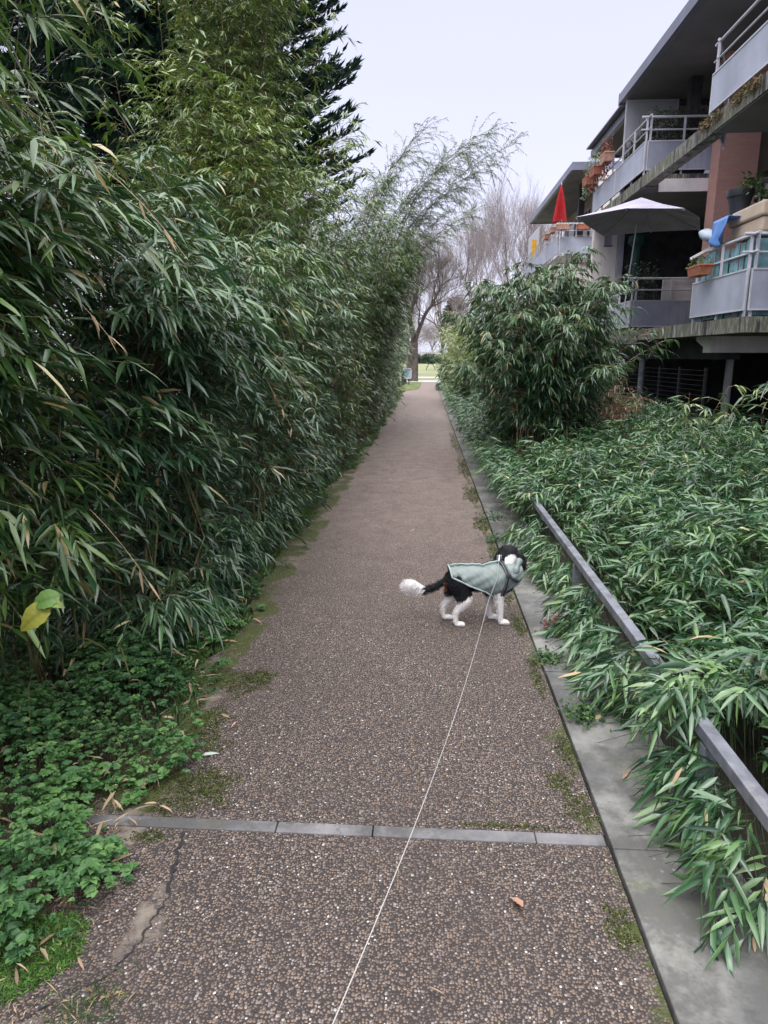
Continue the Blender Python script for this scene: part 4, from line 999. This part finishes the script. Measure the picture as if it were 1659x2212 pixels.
# broad yellow leaf bush at left
def yellow_leaf():
    r = empty('broadleaf_seedling', (-1.30, 1.95, 0), 'small seedling with broad yellow leaves at the left edge', 'seedling')
    V, F = ribbons(np.array([[[-1.42, 2.1, 0], [-1.34, 2.02, .45], [-1.16, 1.91, .79]]]), np.full((1, 3), .0018)); raw('stem', V, [(4, F)], 'culm', parent=r)
    for b, d, L, c in (((-1.16, 1.91, .79), (-.75, -.25, -.55), .125, (.30, .30, .05)), ((-1.13, 1.92, .82), (-.9, -.2, -.25), .10, (.13, .25, .06)), ((-1.17, 1.92, .80), (.6, -.3, .0), .06, (.20, .28, .06))):
        b = Vector(b); d = Vector(d).normalized(); sd = d.cross(Vector((.2, -.75, .6))).normalized(); up = sd.cross(d); v = []; cc = []; nx, ny = 13, 7
        for k in range(nx):
            t = k / (nx - 1); w = .30 * L * math.sin(math.pi * min(1, t * 1.02) ** .72) ** .8 + .0006
            for q in range(ny):
                u = q / 3 - 1
                p = b + d * L * t + sd * (w * u * (1 + .05 * math.sin(k * 2.4))) + up * (.14 * w * abs(u) + .012 * math.sin(t * 3) + .0022 * math.sin(t * 34 - abs(u) * 5) - .02 * t * t)
                v.append(tuple(p)); g_ = .72 + .28 * min(1, abs(u) * 4) - .12 * abs(math.sin(t * 17 - abs(u) * 2.5)); cc.append([x * g_ for x in c])
        F = np.array([(k * ny + q, k * ny + q + 1, (k + 1) * ny + q + 1, (k + 1) * ny + q) for k in range(nx - 1) for q in range(ny - 1)])
        raw('leaf', np.array(v), [(4, F)], 'herb', np.array(cc), parent=r, smooth=True)
yellow_leaf()

# conifer
def conifer(name, loc, H, label, seed, n_br, r0, pal, col='twig'):
    rg = np.random.default_rng(seed); root = empty(name, loc, label, 'tree')
    MB().tube([(loc[0], loc[1], 0), (loc[0] + .1, loc[1], H * .5), (loc[0], loc[1], H)], [.28, .16, .02], 8).build('trunk', 'bark', root)
    t = rg.random(n_br) ** .9; z = 4.2 + t * (H - 4.4); a = rg.uniform(0, 6.28, n_br)
    Lb = r0 * (1 - t) ** .4 * rg.uniform(.72, 1.08, n_br) + .2
    s = np.linspace(0, 1, 6)
    dirx, diry = np.cos(a), np.sin(a)
    P = np.stack([loc[0] + dirx[:, None] * Lb[:, None] * s, loc[1] + diry[:, None] * Lb[:, None] * s, z[:, None] + Lb[:, None] * (-.12 * s + .30 * s ** 2.4)], -1)
    V, F = ribbons(P, np.tile(np.linspace(.035, .006, 6), (n_br, 1))); raw('branches', V, [(4, F)], 'bark', parent=root)
    per = 190; idx = np.repeat(np.arange(n_br), per); sv = .12 + .88 * rg.random(len(idx)) ** .75
    f = sv * 5; i0 = np.minimum(f.astype(int), 4); fr = (f - i0)[:, None]
    bp = P[idx, i0] * (1 - fr) + P[idx, i0 + 1] * fr
    tg = nrm(P[idx, np.minimum(i0 + 1, 5)] - P[idx, i0]); side = np.stack([-tg[:, 1], tg[:, 0], 0 * tg[:, 0]], 1)
    sg = rg.choice([-1., 1.], len(idx))[:, None]
    D = nrm(tg * rg.uniform(.5, 1.2, (len(idx), 1)) + side * sg * rg.uniform(.2, 1, (len(idx), 1)) + np.array([0, 0, .18]) + rg.normal(0, .15, bp.shape))
    off = D * (rg.uniform(0, .62, len(idx)) * (1.12 - sv))[:, None]
    V, F, cc = leaf_mesh(bp + off, D, nrm(rg.normal(0, .6, bp.shape) + np.array([0, 0, 1.])), rg.uniform(.12, .26, len(idx)), rg.uniform(.035, .07, len(idx)), rg.uniform(-.3, .2, len(idx)), leafcols(rg, len(idx), pal), False)
    raw('foliage', V, F, 'needle', cc, parent=root)
DC = dict(dark=(.008, .022, .018), mid=(.018, .048, .036), light=(.035, .08, .055), dead=(.03, .03, .02), pd=.01)
conifer('conifer', (-5.2, 16.5, 0), 20, 'tall dark conifer behind the left bamboo', 240, 1500, 3.5, DC)
conifer('conifer', (-8.0, 12.5, 0), 13, 'second dark conifer farther left, hidden low by bamboo', 241, 300, 3.6, DC)

# bare winter trees
def bare_tree(seed, H, spread=.5, depth=6, up=.35, r0=.22, trunk=.22, kids=(3, 4)):
    rr = random.Random(seed); segs = []
    def grow(p, d, L, r, k):
        mid = p + d * L * .5 + Vector((rr.uniform(-1, 1), rr.uniform(-1, 1), rr.uniform(-.5, .5))) * L * (.06 if k < depth else .01)
        q = p + d * L; segs.append((p, mid, q, r, r * .62))
        if k == 0: return
        nk = rr.randint(*kids)
        for i in range(nk):
            a = rr.uniform(0, 6.28); s = spread * rr.uniform(.5, 1.3)
            ax = d.orthogonal().normalized(); ax.rotate(Matrix.Rotation(a, 3, d))
            nd = (d + ax * s + Vector((0, 0, up * .5))).normalized()
            st = q if i == 0 else p.lerp(q, rr.uniform(.45, 1.))
            grow(st, nd, L * rr.uniform(.58, .86), max(.0045, r * (.62 if i == 0 else .45)), k - 1)
    grow(Vector((0, 0, -.05)), Vector((rr.uniform(-.03, .03), 0, 1)).normalized(), H * trunk, r0, depth)
    P = np.array([[list(a), list(b), list(c)] for a, b, c, _, _ in segs]); rad = np.array([[r, (r + e) / 2, e] for _, _, _, r, e in segs])
    P = P * (H / P[..., 2].max())
    return P, rad
def place_tree(loc, P, rad, label, m='twig', group=None, name='bare_tree'):
    root = empty(name, loc, label, 'tree', group)
    big = rad[:, 0] > .05
    V, F = ribbons(P[big] + np.array(loc), rad[big]); raw('trunk', V, [(4, F)], 'bark', parent=root)
    V, F = ribbons(P[~big] + np.array(loc), rad[~big]); raw('branches', V, [(4, F)], m, parent=root)
    return root
tr = [(4.2, 56, 14.5, 'leftmost bare tree top against the sky beyond the bush'), (7.0, 58, 16.5, 'tallest bare tree left of the far roof'), (1.4, 60, 13.5, 'bare tree above the end of the path'),
      (9.8, 60, 14.5, 'bare tree touching the far roof'), (-1.6, 62, 13, 'bare tree behind the thick trunk'), (-6.5, 64, 13, 'bare tree far left behind the bamboo')]
for i, (x, y, H, lb) in enumerate(tr):
    P, rad = bare_tree(400 + i, H, .42, 6, .45, .16, .18, (3, 5))
    place_tree((x, y, -.1), P, rad, lb, group='bare trees beyond the path')
P, rad = bare_tree(435, 9.5, .62, 7, .12, .40, .40)
place_tree((-.82, 43.9, 0), P, rad, 'thick trunked tree at the path end with low spreading twigs', m='bark', name='old_tree')
P, rad = bare_tree(437, 8, .8, 6, .1, .14, .2)
place_tree((1.6, 49, -.1), P, rad, 'low brownish thicket tree right of the thick trunk', name='thicket')
for i, (x, y, lb) in enumerate([(1.2, 92, 'mauve bare thicket straight beyond the pale far fence'), (-2.6, 96, 'mauve bare thicket behind the left of the thick trunk'), (4.2, 99, 'mauve bare thicket beyond the dark hedge end')]):
    P, rad = bare_tree(470 + i, 9, .85, 6, .05, .12, .12, (3, 5)); place_tree((x, y + 30, .2), P, rad * 1.3, lb, name='thicket')
P, rad = bare_tree(438, 7, .8, 6, .1, .14, .2)
place_tree((4.2, 70, -.1), P, rad, 'brownish bare thicket above the far hedge', name='thicket')
conifer('conifer', (3.6, 85, 0), 8.5, 'small grey conifer in the distance beyond the field', 242, 200, 2.0, dict(dark=(.03, .05, .05), mid=(.06, .08, .08), light=(.1, .12, .11), dead=(.1, .1, .1), pd=0))
# far hedge + pale fence
rng = np.random.default_rng(250); n = 14000
hb = empty('far_hedge', (0, 120, .3), 'clipped dark hedge along the far side of the field', 'hedge')
B_ = np.stack([rng.uniform(-22, 22, n), 120 + rng.uniform(-.6, .6, n), .3 + rng.random(n) * 1.6], 1)
V, F, cc = leaf_mesh(B_, nrm(rng.normal(0, 1, (n, 3))), nrm(rng.normal(0, 1, (n, 3))), rng.uniform(.25, .5, n), rng.uniform(.15, .3, n), rng.random(n), leafcols(rng, n, dict(dark=(.025, .05, .035), mid=(.05, .09, .065), light=(.09, .13, .09), dead=(.1, .1, .1), pd=0)), False)
raw('foliage', V, F, 'herb', cc, parent=hb)
ff = empty('far_fence', (0, 121.5, .3), 'pale fence showing just above the far hedge', 'fence')
m = MB()
m.box(-22, 22, 121.6, 121.7, 1.9, 2.35); m.build('board', 'render', ff)
for i in range(12): MB().box(-20 + i * 3.5, -19.8 + i * 3.5, 121.45, 121.59, .3, 2.6).build('post', 'render', ff)
# backdrop woods left and right beyond so the horizon is never bare
def woods():
    rg = np.random.default_rng(260); n = 26000
    a = rg.uniform(-60, 75, n); keep = (a < -7) | (a > 9); a = a[keep]; n = len(a)
    B_ = np.stack([a, 75 + rg.uniform(-3, 3, n) + np.abs(a) * .1, rg.random(n) ** .9 * (6 + 2 * np.sin(a * .5) + 1.2 * np.sin(a * 1.7))], 1)
    V, F, cc = leaf_mesh(B_, nrm(rg.normal(0, 1, (n, 3))), nrm(rg.normal(0, 1, (n, 3))), rg.uniform(.4, .9, n), rg.uniform(.2, .5, n), rg.random(n), leafcols(rg, n, dict(dark=(.03, .045, .03), mid=(.07, .085, .06), light=(.13, .13, .1), dead=(.12, .1, .1), pd=.2)), False)
    tag(raw('woods', V, F, 'herb', cc), 'distant belt of mixed woodland beyond the field', 'woods', kind='stuff')
woods()

# picnic table
pt = empty('picnic_table', (.62, 85, -.08), 'small dark picnic table alone on the far grass', 'picnic table')
MB().box(.20, 1.0, 84.5, 85.5, .60, .68).build('table_top', 'wood', pt)
for x in (-.02, 1.06): MB().box(x, x + .2, 84.5, 85.5, .28, .34).build('bench', 'wood', pt)
for y in (84.7, 85.3):
    MB().tube([(.35, y, .60), (.02, y, -.12)], .05, 4).build('leg', 'wood', pt); MB().tube([(.85, y, .60), (1.22, y, -.12)], .05, 4).build('leg', 'wood', pt)
# framed board and bollards by the trunk
bd = empty('framed_board', (-1.0, 38, 0), 'blue and white rounded board beside the thick trunk', 'board')
def rrect(x0, x1, z0, z1, r, n=5):
    p = []
    for cx, cz, a0 in ((x1 - r, z1 - r, 0), (x0 + r, z1 - r, 90), (x0 + r, z0 + r, 180), (x1 - r, z0 + r, 270)):
        for k in range(n + 1): a = R(a0 + 90 * k / n); p.append((cx + r * math.cos(a), cz + r * math.sin(a)))
    return p
pp = rrect(-1.32, -.80, .36, .88, .07)
v = [(x, 38.0, z) for x, z in pp] + [(x, 38.04, z) for x, z in pp]; N_ = len(pp)
MB().add(v, [tuple(range(N_))[::-1], tuple(range(N_, 2 * N_))] + [(k, (k + 1) % N_, N_ + (k + 1) % N_, N_ + k) for k in range(N_)]).build('board_panel', 'paleblue', bd)
MB().tube([(x, 37.98, z) for x, z in pp + pp[:1]], .022, 5, cap=False).build('board_frame', 'whitepipe', bd)
MB().box(-1.22, -1.02, 37.955, 37.995, .52, .84).build('board_window', 'teal', bd)
MB().tube([(-1.2, 38.06, 0), (-1.2, 38.06, .8)], .03, 6).tube([(-.92, 38.06, 0), (-.92, 38.06, .8)], .03, 6).build('board_posts', 'black', bd)
for i, (x, y, h) in enumerate([(-1.40, 35.7, .42), (-1.26, 37.2, .45), (-1.16, 39.6, .34)]):
    b_ = empty('bollard', (x, y, 0), ['nearest dark wooden bollard on the lawn patch', 'middle dark bollard before the blue board', 'dark bollard closest to the thick trunk'][i], 'bollard', 'bollards by the lawn patch')
    MB().lathe(x, y, [(.07, 0), (.07, h), (.05, h + .02), (.015, h + .02), (.015, h + .12), (.07, h + .12), (.07, h + .15)], 10).build('post', 'black', b_)
o = MB().lathe(.62, 32.3, [(.16, 0), (.17, .2), (.14, .28), (.05, .3)], 7).build('stone', 'kerb'); tag(o, 'pale stone at the foot of the dark hedge end', 'stone')

# ================================================================ DOG
DOGX, DOGY = .125, 3.80
def dog():
    yaw = R(7); root = empty('dog', (DOGX + .25, DOGY, 0), 'black and white dog in a sage green coat standing on the path looking away', 'dog')
    bm = bmesh.new()
    def ell(c, r, rot=(0, 0, 0), seg=20):
        mtx = Matrix.Translation(c) @ Matrix.Rotation(rot[2], 4, 'Z') @ Matrix.Rotation(rot[1], 4, 'Y') @ Matrix.Rotation(rot[0], 4, 'X') @ Matrix.Diagonal((*r, 1))
        bmesh.ops.create_uvsphere(bm, u_segments=seg, v_segments=14, radius=1, matrix=mtx)
    def limb(pts, rad, flat=1., n=12):
        # rounded tapered chain
        for i in range(len(pts) - 1):
            a, b = Vector(pts[i]), Vector(pts[i + 1]); k = max(4, int((b - a).length / .007))
            for j in range(k + 1):
                t = j / k; c = a.lerp(b, t); r = rad[i] * (1 - t) + rad[i + 1] * t
                bmesh.ops.create_uvsphere(bm, u_segments=n, v_segments=8, radius=1, matrix=Matrix.Translation(c) @ Matrix.Diagonal((r, r * flat, r, 1)))
    # trunk
    ell((.31, 0, .262), (.115, .078, .088)); ell((.20, 0, .268), (.12, .068, .070)); ell((.10, 0, .272), (.085, .070, .072)); ell((.355, 0, .245), (.065, .062, .078))
    # neck + skull (turned away from the camera, towards +y and slightly +x)
    limb([(.345, 0, .30), (.372, .015, .355), (.385, .03, .395)], [.066, .055, .05])
    ell((.392, .045, .412), (.054, .056, .049)); ell((.405, .085, .405), (.036, .04, .034)); limb([(.408, .095, .398), (.420, .135, .388)], [.026, .018])
    ell((.372, .055, .440), (.03, .03, .02)); 
    # ears: drop ears hanging on both sides of the skull
    for c, r, rot in (((.338, .040, .408), (.020, .036, .030), (0, .5, .2)), ((.322, .036, .378), (.016, .036, .044), (0, .25, .2)), ((.446, .020, .402), (.022, .038, .032), (0, -.5, .3)), ((.462, .012, .362), (.016, .036, .046), (0, -.25, .3))):
        ell(c, r, rot)
    # hind legs
    for s, dx in ((-1, 0.), (1, -.055)):
        y = .052 * s
        limb([(.085 + dx * .3, y * .8, .262), (.112 + dx, y, .188), (.120 + dx, y * 1.1, .162)], [.062, .047, .034], .75)
        limb([(.120 + dx, y * 1.1, .164), (.090 + dx, y * 1.1, .120), (.062 + dx, y * 1.1, .088)], [.033, .023, .016])
        limb([(.062 + dx, y * 1.1, .088), (.063 + dx, y * 1.1, .045), (.066 + dx, y * 1.1, .022)], [.016, .0135, .015])
        ell((.088 + dx, y * 1.1, .0155), (.031, .0185, .0155))
        for q in (-.010, 0, .010): ell((.108 + dx, y * 1.1 + q, .0115), (.012, .006, .011))
    # fore legs
    for s, dx in ((-1, 0.), (1, -.045)):
        y = .045 * s
        limb([(.335 + dx * .3, y * .9, .25), (.322 + dx, y, .185)], [.044, .028], .85)
        limb([(.322 + dx, y, .19), (.330 + dx, y, .095), (.333 + dx, y, .035)], [.026, .0185, .0155])
        ell((.352 + dx, y, .0165), (.032, .020, .0165))
        for q in (-.011, 0, .011): ell((.374 + dx, y + q, .012), (.012, .0065, .011))
    # tail
    limb([(.030, 0, .285), (-.03, .0, .240), (-.085, 0, .215), (-.135, 0, .215), (-.17, 0, .235)], [.022, .017, .018, .023, .026])
    ell((-.195, 0, .238), (.048, .028, .036), (0, .25, 0))
    me = bpy.data.meshes.new('tmp'); bm.to_mesh(me); bm.free()
    o = bpy.data.objects.new('tmp', me); C.objects.link(o)
    md = o.modifiers.new('r', 'REMESH'); md.mode = 'VOXEL'; md.voxel_size = .0052
    md = o.modifiers.new('s', 'SMOOTH'); md.iterations = 5; md.factor = .5
    dg = bpy.context.evaluated_depsgraph_get(); me2 = bpy.data.meshes.new_from_object(o.evaluated_get(dg)); bpy.data.objects.remove(o)
    V = np.zeros(len(me2.vertices) * 3, dtype=np.float32); me2.vertices.foreach_get('co', V); V = V.reshape(-1, 3)
    Nv = np.zeros(len(V) * 3, dtype=np.float32); me2.vertices.foreach_get('normal', Nv); Nv = Nv.reshape(-1, 3)
    def coatcol(P, jit=0.):
        x, y, z = P[:, 0], P[:, 1], P[:, 2]
        wob = .010 * np.sin(x * 70 + z * 40) + .006 * np.sin(z * 130 + y * 50)
        white = (z + wob < .155) | ((x > .27) & (z + wob < .20))
        # hind thighs black down to the knee at the back
        hind = (x < .17) & (x > -.02)
        white = np.where(hind, (z + wob < .185 + .9 * (x - .12)) & (z < .19) | (z < .105), white)
        tail = x < .005
        white = np.where(tail, x + .006 * np.sin(z * 260) < -.118, white)
        # nape blaze on the back of the head
        nape = (np.abs((x - .388) / .038) ** 2 + np.abs((z - .382) / .042) ** 2 < 1 + wob * 12) & (y < .06)
        white = white | nape | ((x > .30) & (x < .46) & (z > .30) & (z < .362) & (y < .03))
        white = white | ((z < .36) & (x > .36) & (z > .2) & (x < .43) & (y > -.02))
        white = white | ((y > .02) & (z < .16) & (x < .2) & (x > -.02))
        tan = (x < .022) & (x > -.005) & (z < .258) & (z > .19) & ~white
        c = np.where(white[:, None], np.array([[.72, .69, .68]]), np.array([[.008, .008, .010]]))
        c = np.where(tan[:, None], np.array([[.22, .10, .05]]), c)
        return c
    at = me2.color_attributes.new('col', 'FLOAT_COLOR', 'POINT')
    at.data.foreach_set('color', np.concatenate([coatcol(V), np.ones((len(V), 1))], 1).astype(np.float32).ravel())
    me2.polygons.foreach_set('use_smooth', np.ones(len(me2.polygons), dtype=bool)); me2.materials.clear(); me2.materials.append(M['hair'])
    def attach(ob, name=None):
        ob.parent = root; ob.matrix_parent_inverse = Matrix.Identity(4)
        ob.location = (-.25, 0, 0) if True else (0, 0, 0)
        return ob
    body = bpy.data.objects.new('body', me2); C.objects.link(body); attach(body)
    # fur: short strands everywhere except where the coat lies, long on tail, ears, legs' backs
    rg = np.random.default_rng(500); n = 26000
    i = rg.integers(0, len(V), n); P0, N0 = V[i], Nv[i]
    x, y, z = P0[:, 0], P0[:, 1], P0[:, 2]
    Lh = np.full(n, .011); Lh[(z < .03)] = .005
    ear = (z > .33) & ((x < .35) | (x > .44)) & (x > .3); Lh[ear] = .022
    tl = x < -.02; Lh[tl] = .026; Lh[x < -.11] = .030
    fl = (z < .2) & (z > .04) & (N0[:, 0] < -.3); Lh[fl] = .018
    flow = np.zeros((n, 3)); flow[:, 2] = -.9; flow[:, 0] = -.3
    flow[tl] = np.array([-.9, 0, -.35]); flow[(z > .36)] = np.array([-.1, -.2, -.9]); flow[(z > .2) & ~tl & (z < .36)] = np.array([-.9, 0, -.3])
    D = nrm(N0 * .55 + flow * .8 + rg.normal(0, .18, (n, 3)))
    col = coatcol(P0) * rg.uniform(.75, 1.15, (n, 1)); col[col[:, 0] < .05] *= rg.uniform(.6, 2.5, ((col[:, 0] < .05).sum(), 1))
    Vv, F, cc = leaf_mesh(P0, D, nrm(N0 + rg.normal(0, .3, (n, 3))), Lh * rg.uniform(.6, 1.2, n), np.full(n, .0022) * rg.uniform(.7, 1.3, n), rg.uniform(0, .8, n), col, False)
    Vv[:, 2] = np.maximum(Vv[:, 2], .001)
    attach(raw('fur', Vv, F, 'hair', cc))
    # coat: padded shell wrapped round the trunk
    xs = np.linspace(.022, .44, 46); nphi = 40
    def sect(x):   # centre z, half width, half height, wrap angle (from the top)
        cz = np.interp(x, [.04, .12, .22, .32, .40, .44], [.282, .272, .266, .268, .300, .318])
        hw = np.interp(x, [.04, .12, .22, .32, .38, .44], [.070, .083, .082, .093, .085, .066])
        hh = np.interp(x, [.04, .12, .22, .32, .38, .44], [.070, .084, .084, .104, .088, .062])
        wr = np.interp(x, [.02, .03, .07, .10, .14, .20, .26, .30, .36, .44], [1.20, 1.32, 1.48, 1.62, 1.80, 2.05, 2.45, 2.95, 2.9, 2.6])
        return cz, hw, hh, wr
    vv = []; ff = []
    for a, x in enumerate(xs):
        cz, hw, hh, wr = sect(x)
        for b in range(nphi):
            ph = -wr + 2 * wr * b / (nphi - 1)
            puff = .0035 * abs(math.sin((x - .04) * 34)) + .0022 * math.sin(x * 150 + ph * 7) * math.sin(ph * 3 + x * 25) + .003 * math.sin(ph * 9 - x * 60) * (1 if abs(ph) > 1 else .3)
            r = 1.0
            lean = .035 * (1 - math.cos(ph)) / 2 * (1 if x > .36 else 0)
            vv.append((x + .012 * math.sin(ph) ** 2, (hw + puff) * math.sin(ph), cz + (hh + puff) * math.cos(ph) * (1.0 if math.cos(ph) > 0 else .98)))
    for a in range(len(xs) - 1):
        for b in range(nphi - 1): ff.append((a * nphi + b, a * nphi + b + 1, (a + 1) * nphi + b + 1, (a + 1) * nphi + b))
    mc = MB().add(vv, ff); oc = mc.build('coat', 'dogcoat', smooth=True); so = oc.modifiers.new('s', 'SOLIDIFY'); so.thickness = .006; so.offset = 1
    sb = oc.modifiers.new('u', 'SUBSURF'); sb.levels = 1; sb.render_levels = 1; attach(oc)
    def pt(a, b, out=0.):
        p = Vector(vv[a * nphi + b]); c = Vector((p.x, 0, sect(p.x)[0])); return p + (p - c).normalized() * out
    # hem piping along both lower rims and the back, ridge along spine
    hem = MB()
    hem.tube([pt(a, 0, .004) for a in range(len(xs) - 1, -1, -1)] + [pt(0, b, .004) for b in range(1, nphi)] + [pt(a, nphi - 1, .004) for a in range(1, len(xs))], .0055, 6)
    attach(hem.build('coat_hem', 'dogtrim', smooth=True))
    sp = MB(); sp.tube([pt(a, nphi // 2 + 1, .009) for a in range(1, 34)], .0038, 5); attach(sp.build('coat_spine_binding', 'strap'))
    sp = MB(); sp.tube([pt(a, nphi // 2 - 1, .010) for a in range(1, 34)], .0055, 5); attach(sp.build('coat_ridge', 'dogtrim', smooth=True))
    # hood rolled behind the neck: fat ring, open at the top back where the nape shows
    hd = []
    for k in range(30):
        a = 2 * math.pi * k / 29
        hd.append((.415 + .030 * math.cos(a) * .9 + .018 * math.sin(a), .062 * math.sin(a) * 1.05, .335 + .058 * math.cos(a) * .75 - .01 * math.sin(a * 3)))
    hm = MB().tube(hd, [.019 + .005 * math.sin(k * 1.7) for k in range(30)], 10); attach(hm.build('coat_collar', 'dogcoat', smooth=True))
    # harness
    def strap(path, w=.0125, th=.0035, name='harness_strap', m='strap'):
        # path: list of (point, outward normal)
        v = []; f = []
        for i_, (p, n_) in enumerate(path):
            t = (path[min(i_ + 1, len(path) - 1)][0] - path[max(0, i_ - 1)][0]).normalized(); s_ = t.cross(n_).normalized()
            for q in (-1, 1):
                for o_ in (0, 1): v.append(p + s_ * w * q + n_ * th * o_)
        for i_ in range(len(path) - 1):
            a = i_ * 4; b = a + 4; f += [(a + 1, a + 3, b + 3, b + 1), (a, b, b + 2, a + 2), (a, a + 1, b + 1, b), (a + 2, b + 2, b + 3, a + 3)]
        f += [(0, 2, 3, 1), (len(v) - 4, len(v) - 3, len(v) - 1, len(v) - 2)]
        return MB().add(v, f).build(name, m)
    def sur(x, ph, out=.011):
        cz, hw, hh, wr = sect(x); p = Vector((x, hw * math.sin(ph), cz + hh * math.cos(ph))); n_ = Vector((0, math.sin(ph) / hw, math.cos(ph) / hh)).normalized(); return p + n_ * out, n_
    def arc(x0, p0, x1, p1, n=14, out=.011): return [sur(x0 + (x1 - x0) * k / n, p0 + (p1 - p0) * k / n, out) for k in range(n + 1)]
    # camera side is -y => negative angle
    for sgn in (-1, 1):
        for (x0, p0, x1, p1) in ((.322, 0., .358, 1.25), (.358, 1.25, .330, 2.5), (.358, 1.25, .418, 1.95)):
            st_ = strap(arc(x0, sgn * p0, x1, sgn * p1)); attach(st_)
            for w_ in (-.0082, .0082):
                pth = arc(x0, sgn * p0, x1, sgn * p1, 14, .0148)
                q = []
                for i_, (p, n_) in enumerate(pth):
                    t = (pth[min(i_ + 1, 14)][0] - pth[max(0, i_ - 1)][0]).normalized(); q.append((p + t.cross(n_).normalized() * w_, n_))
                a_ = strap(q, .0008, .0006, 'reflective_line', 'reflect'); attach(a_)
    jo = MB().lathe(0, 0, [(.004, -.004), (.015, -.003), (.015, .003), (.004, .005)], 12)
    p, n_ = sur(.358, -1.25, .015); rot = n_.to_track_quat('Z', 'Y'); jo.v = [tuple(p + rot @ Vector(q)) for q in jo.v]; attach(jo.build('harness_ring', 'strap'))
    p, n_ = sur(.322, 0, .012)
    attach(MB().tube([p + Vector((-.012, 0, 0)), p + Vector((-.012, 0, .03)), p + Vector((.012, 0, .03)), p + Vector((.012, 0, 0))], .004, 6).build('harness_handle', 'reflect'))
    for sx in (-.0, ):
        pass
    # face (on the far side of the head)
    attach(MB().lathe(0, 0, [(.001, -.006), (.008, -.003), (.009, .002), (.004, .006)], 10).build('nose', 'strap'))
    nose = bpy.context.scene.objects[-1]
    root.rotation_euler = (0, 0, yaw)
    return root, p
droot, dp = dog()
for ob in bpy.data.objects:
    if ob.name.startswith('nose') and ob.parent is droot: ob.location = Vector((-.25, 0, 0)) + Vector((.424, .152, .392))
for sx in (-.02, .024):
    e_ = MB().lathe(0, 0, [(.001, -.006), (.006, -.003), (.006, .003), (.001, .006)], 10).build('eye', 'window', smooth=True)
    e_.parent = droot; e_.matrix_parent_inverse = Matrix.Identity(4); e_.location = Vector((-.25, 0, 0)) + Vector((.405 + sx, .108 - abs(sx) * .2, .422))
# leash
def leash():
    yaw = R(7); c, s = math.cos(yaw), math.sin(yaw)
    lx, ly, lz = .322 - .25, 0, dp.z + .03
    a = Vector((DOGX + .25 + lx * c, DOGY + lx * s, lz))
    pts = []
    # clip, then hanging down the near flank, then taut towards the walker's hand below the picture
    k1 = Vector((.375, 3.66, .18)); end = Vector((-.16, .62, .62))
    pts = [a, a + Vector((-.008, -.05, -.02)), a + Vector((-.02, -.10, -.11)), k1]
    for i in range(1, 40):
        t = i / 39; p = k1.lerp(end, t); p.z -= .46 * t * (1 - t) * 1.0; pts.append(p)
    o = MB().tube(pts, .0013, 6).build('leash', 'cord', smooth=True); tag(o, 'thin pale leash running from the dog to the bottom of the picture', 'leash')
    cl = MB().tube(pts[:2], .005, 6).build('clip', 'rail', o)
leash()
print('objects', len(bpy.data.objects), 'polys', sum(len(o.data.polygons) for o in bpy.data.objects if o.type == 'MESH'))
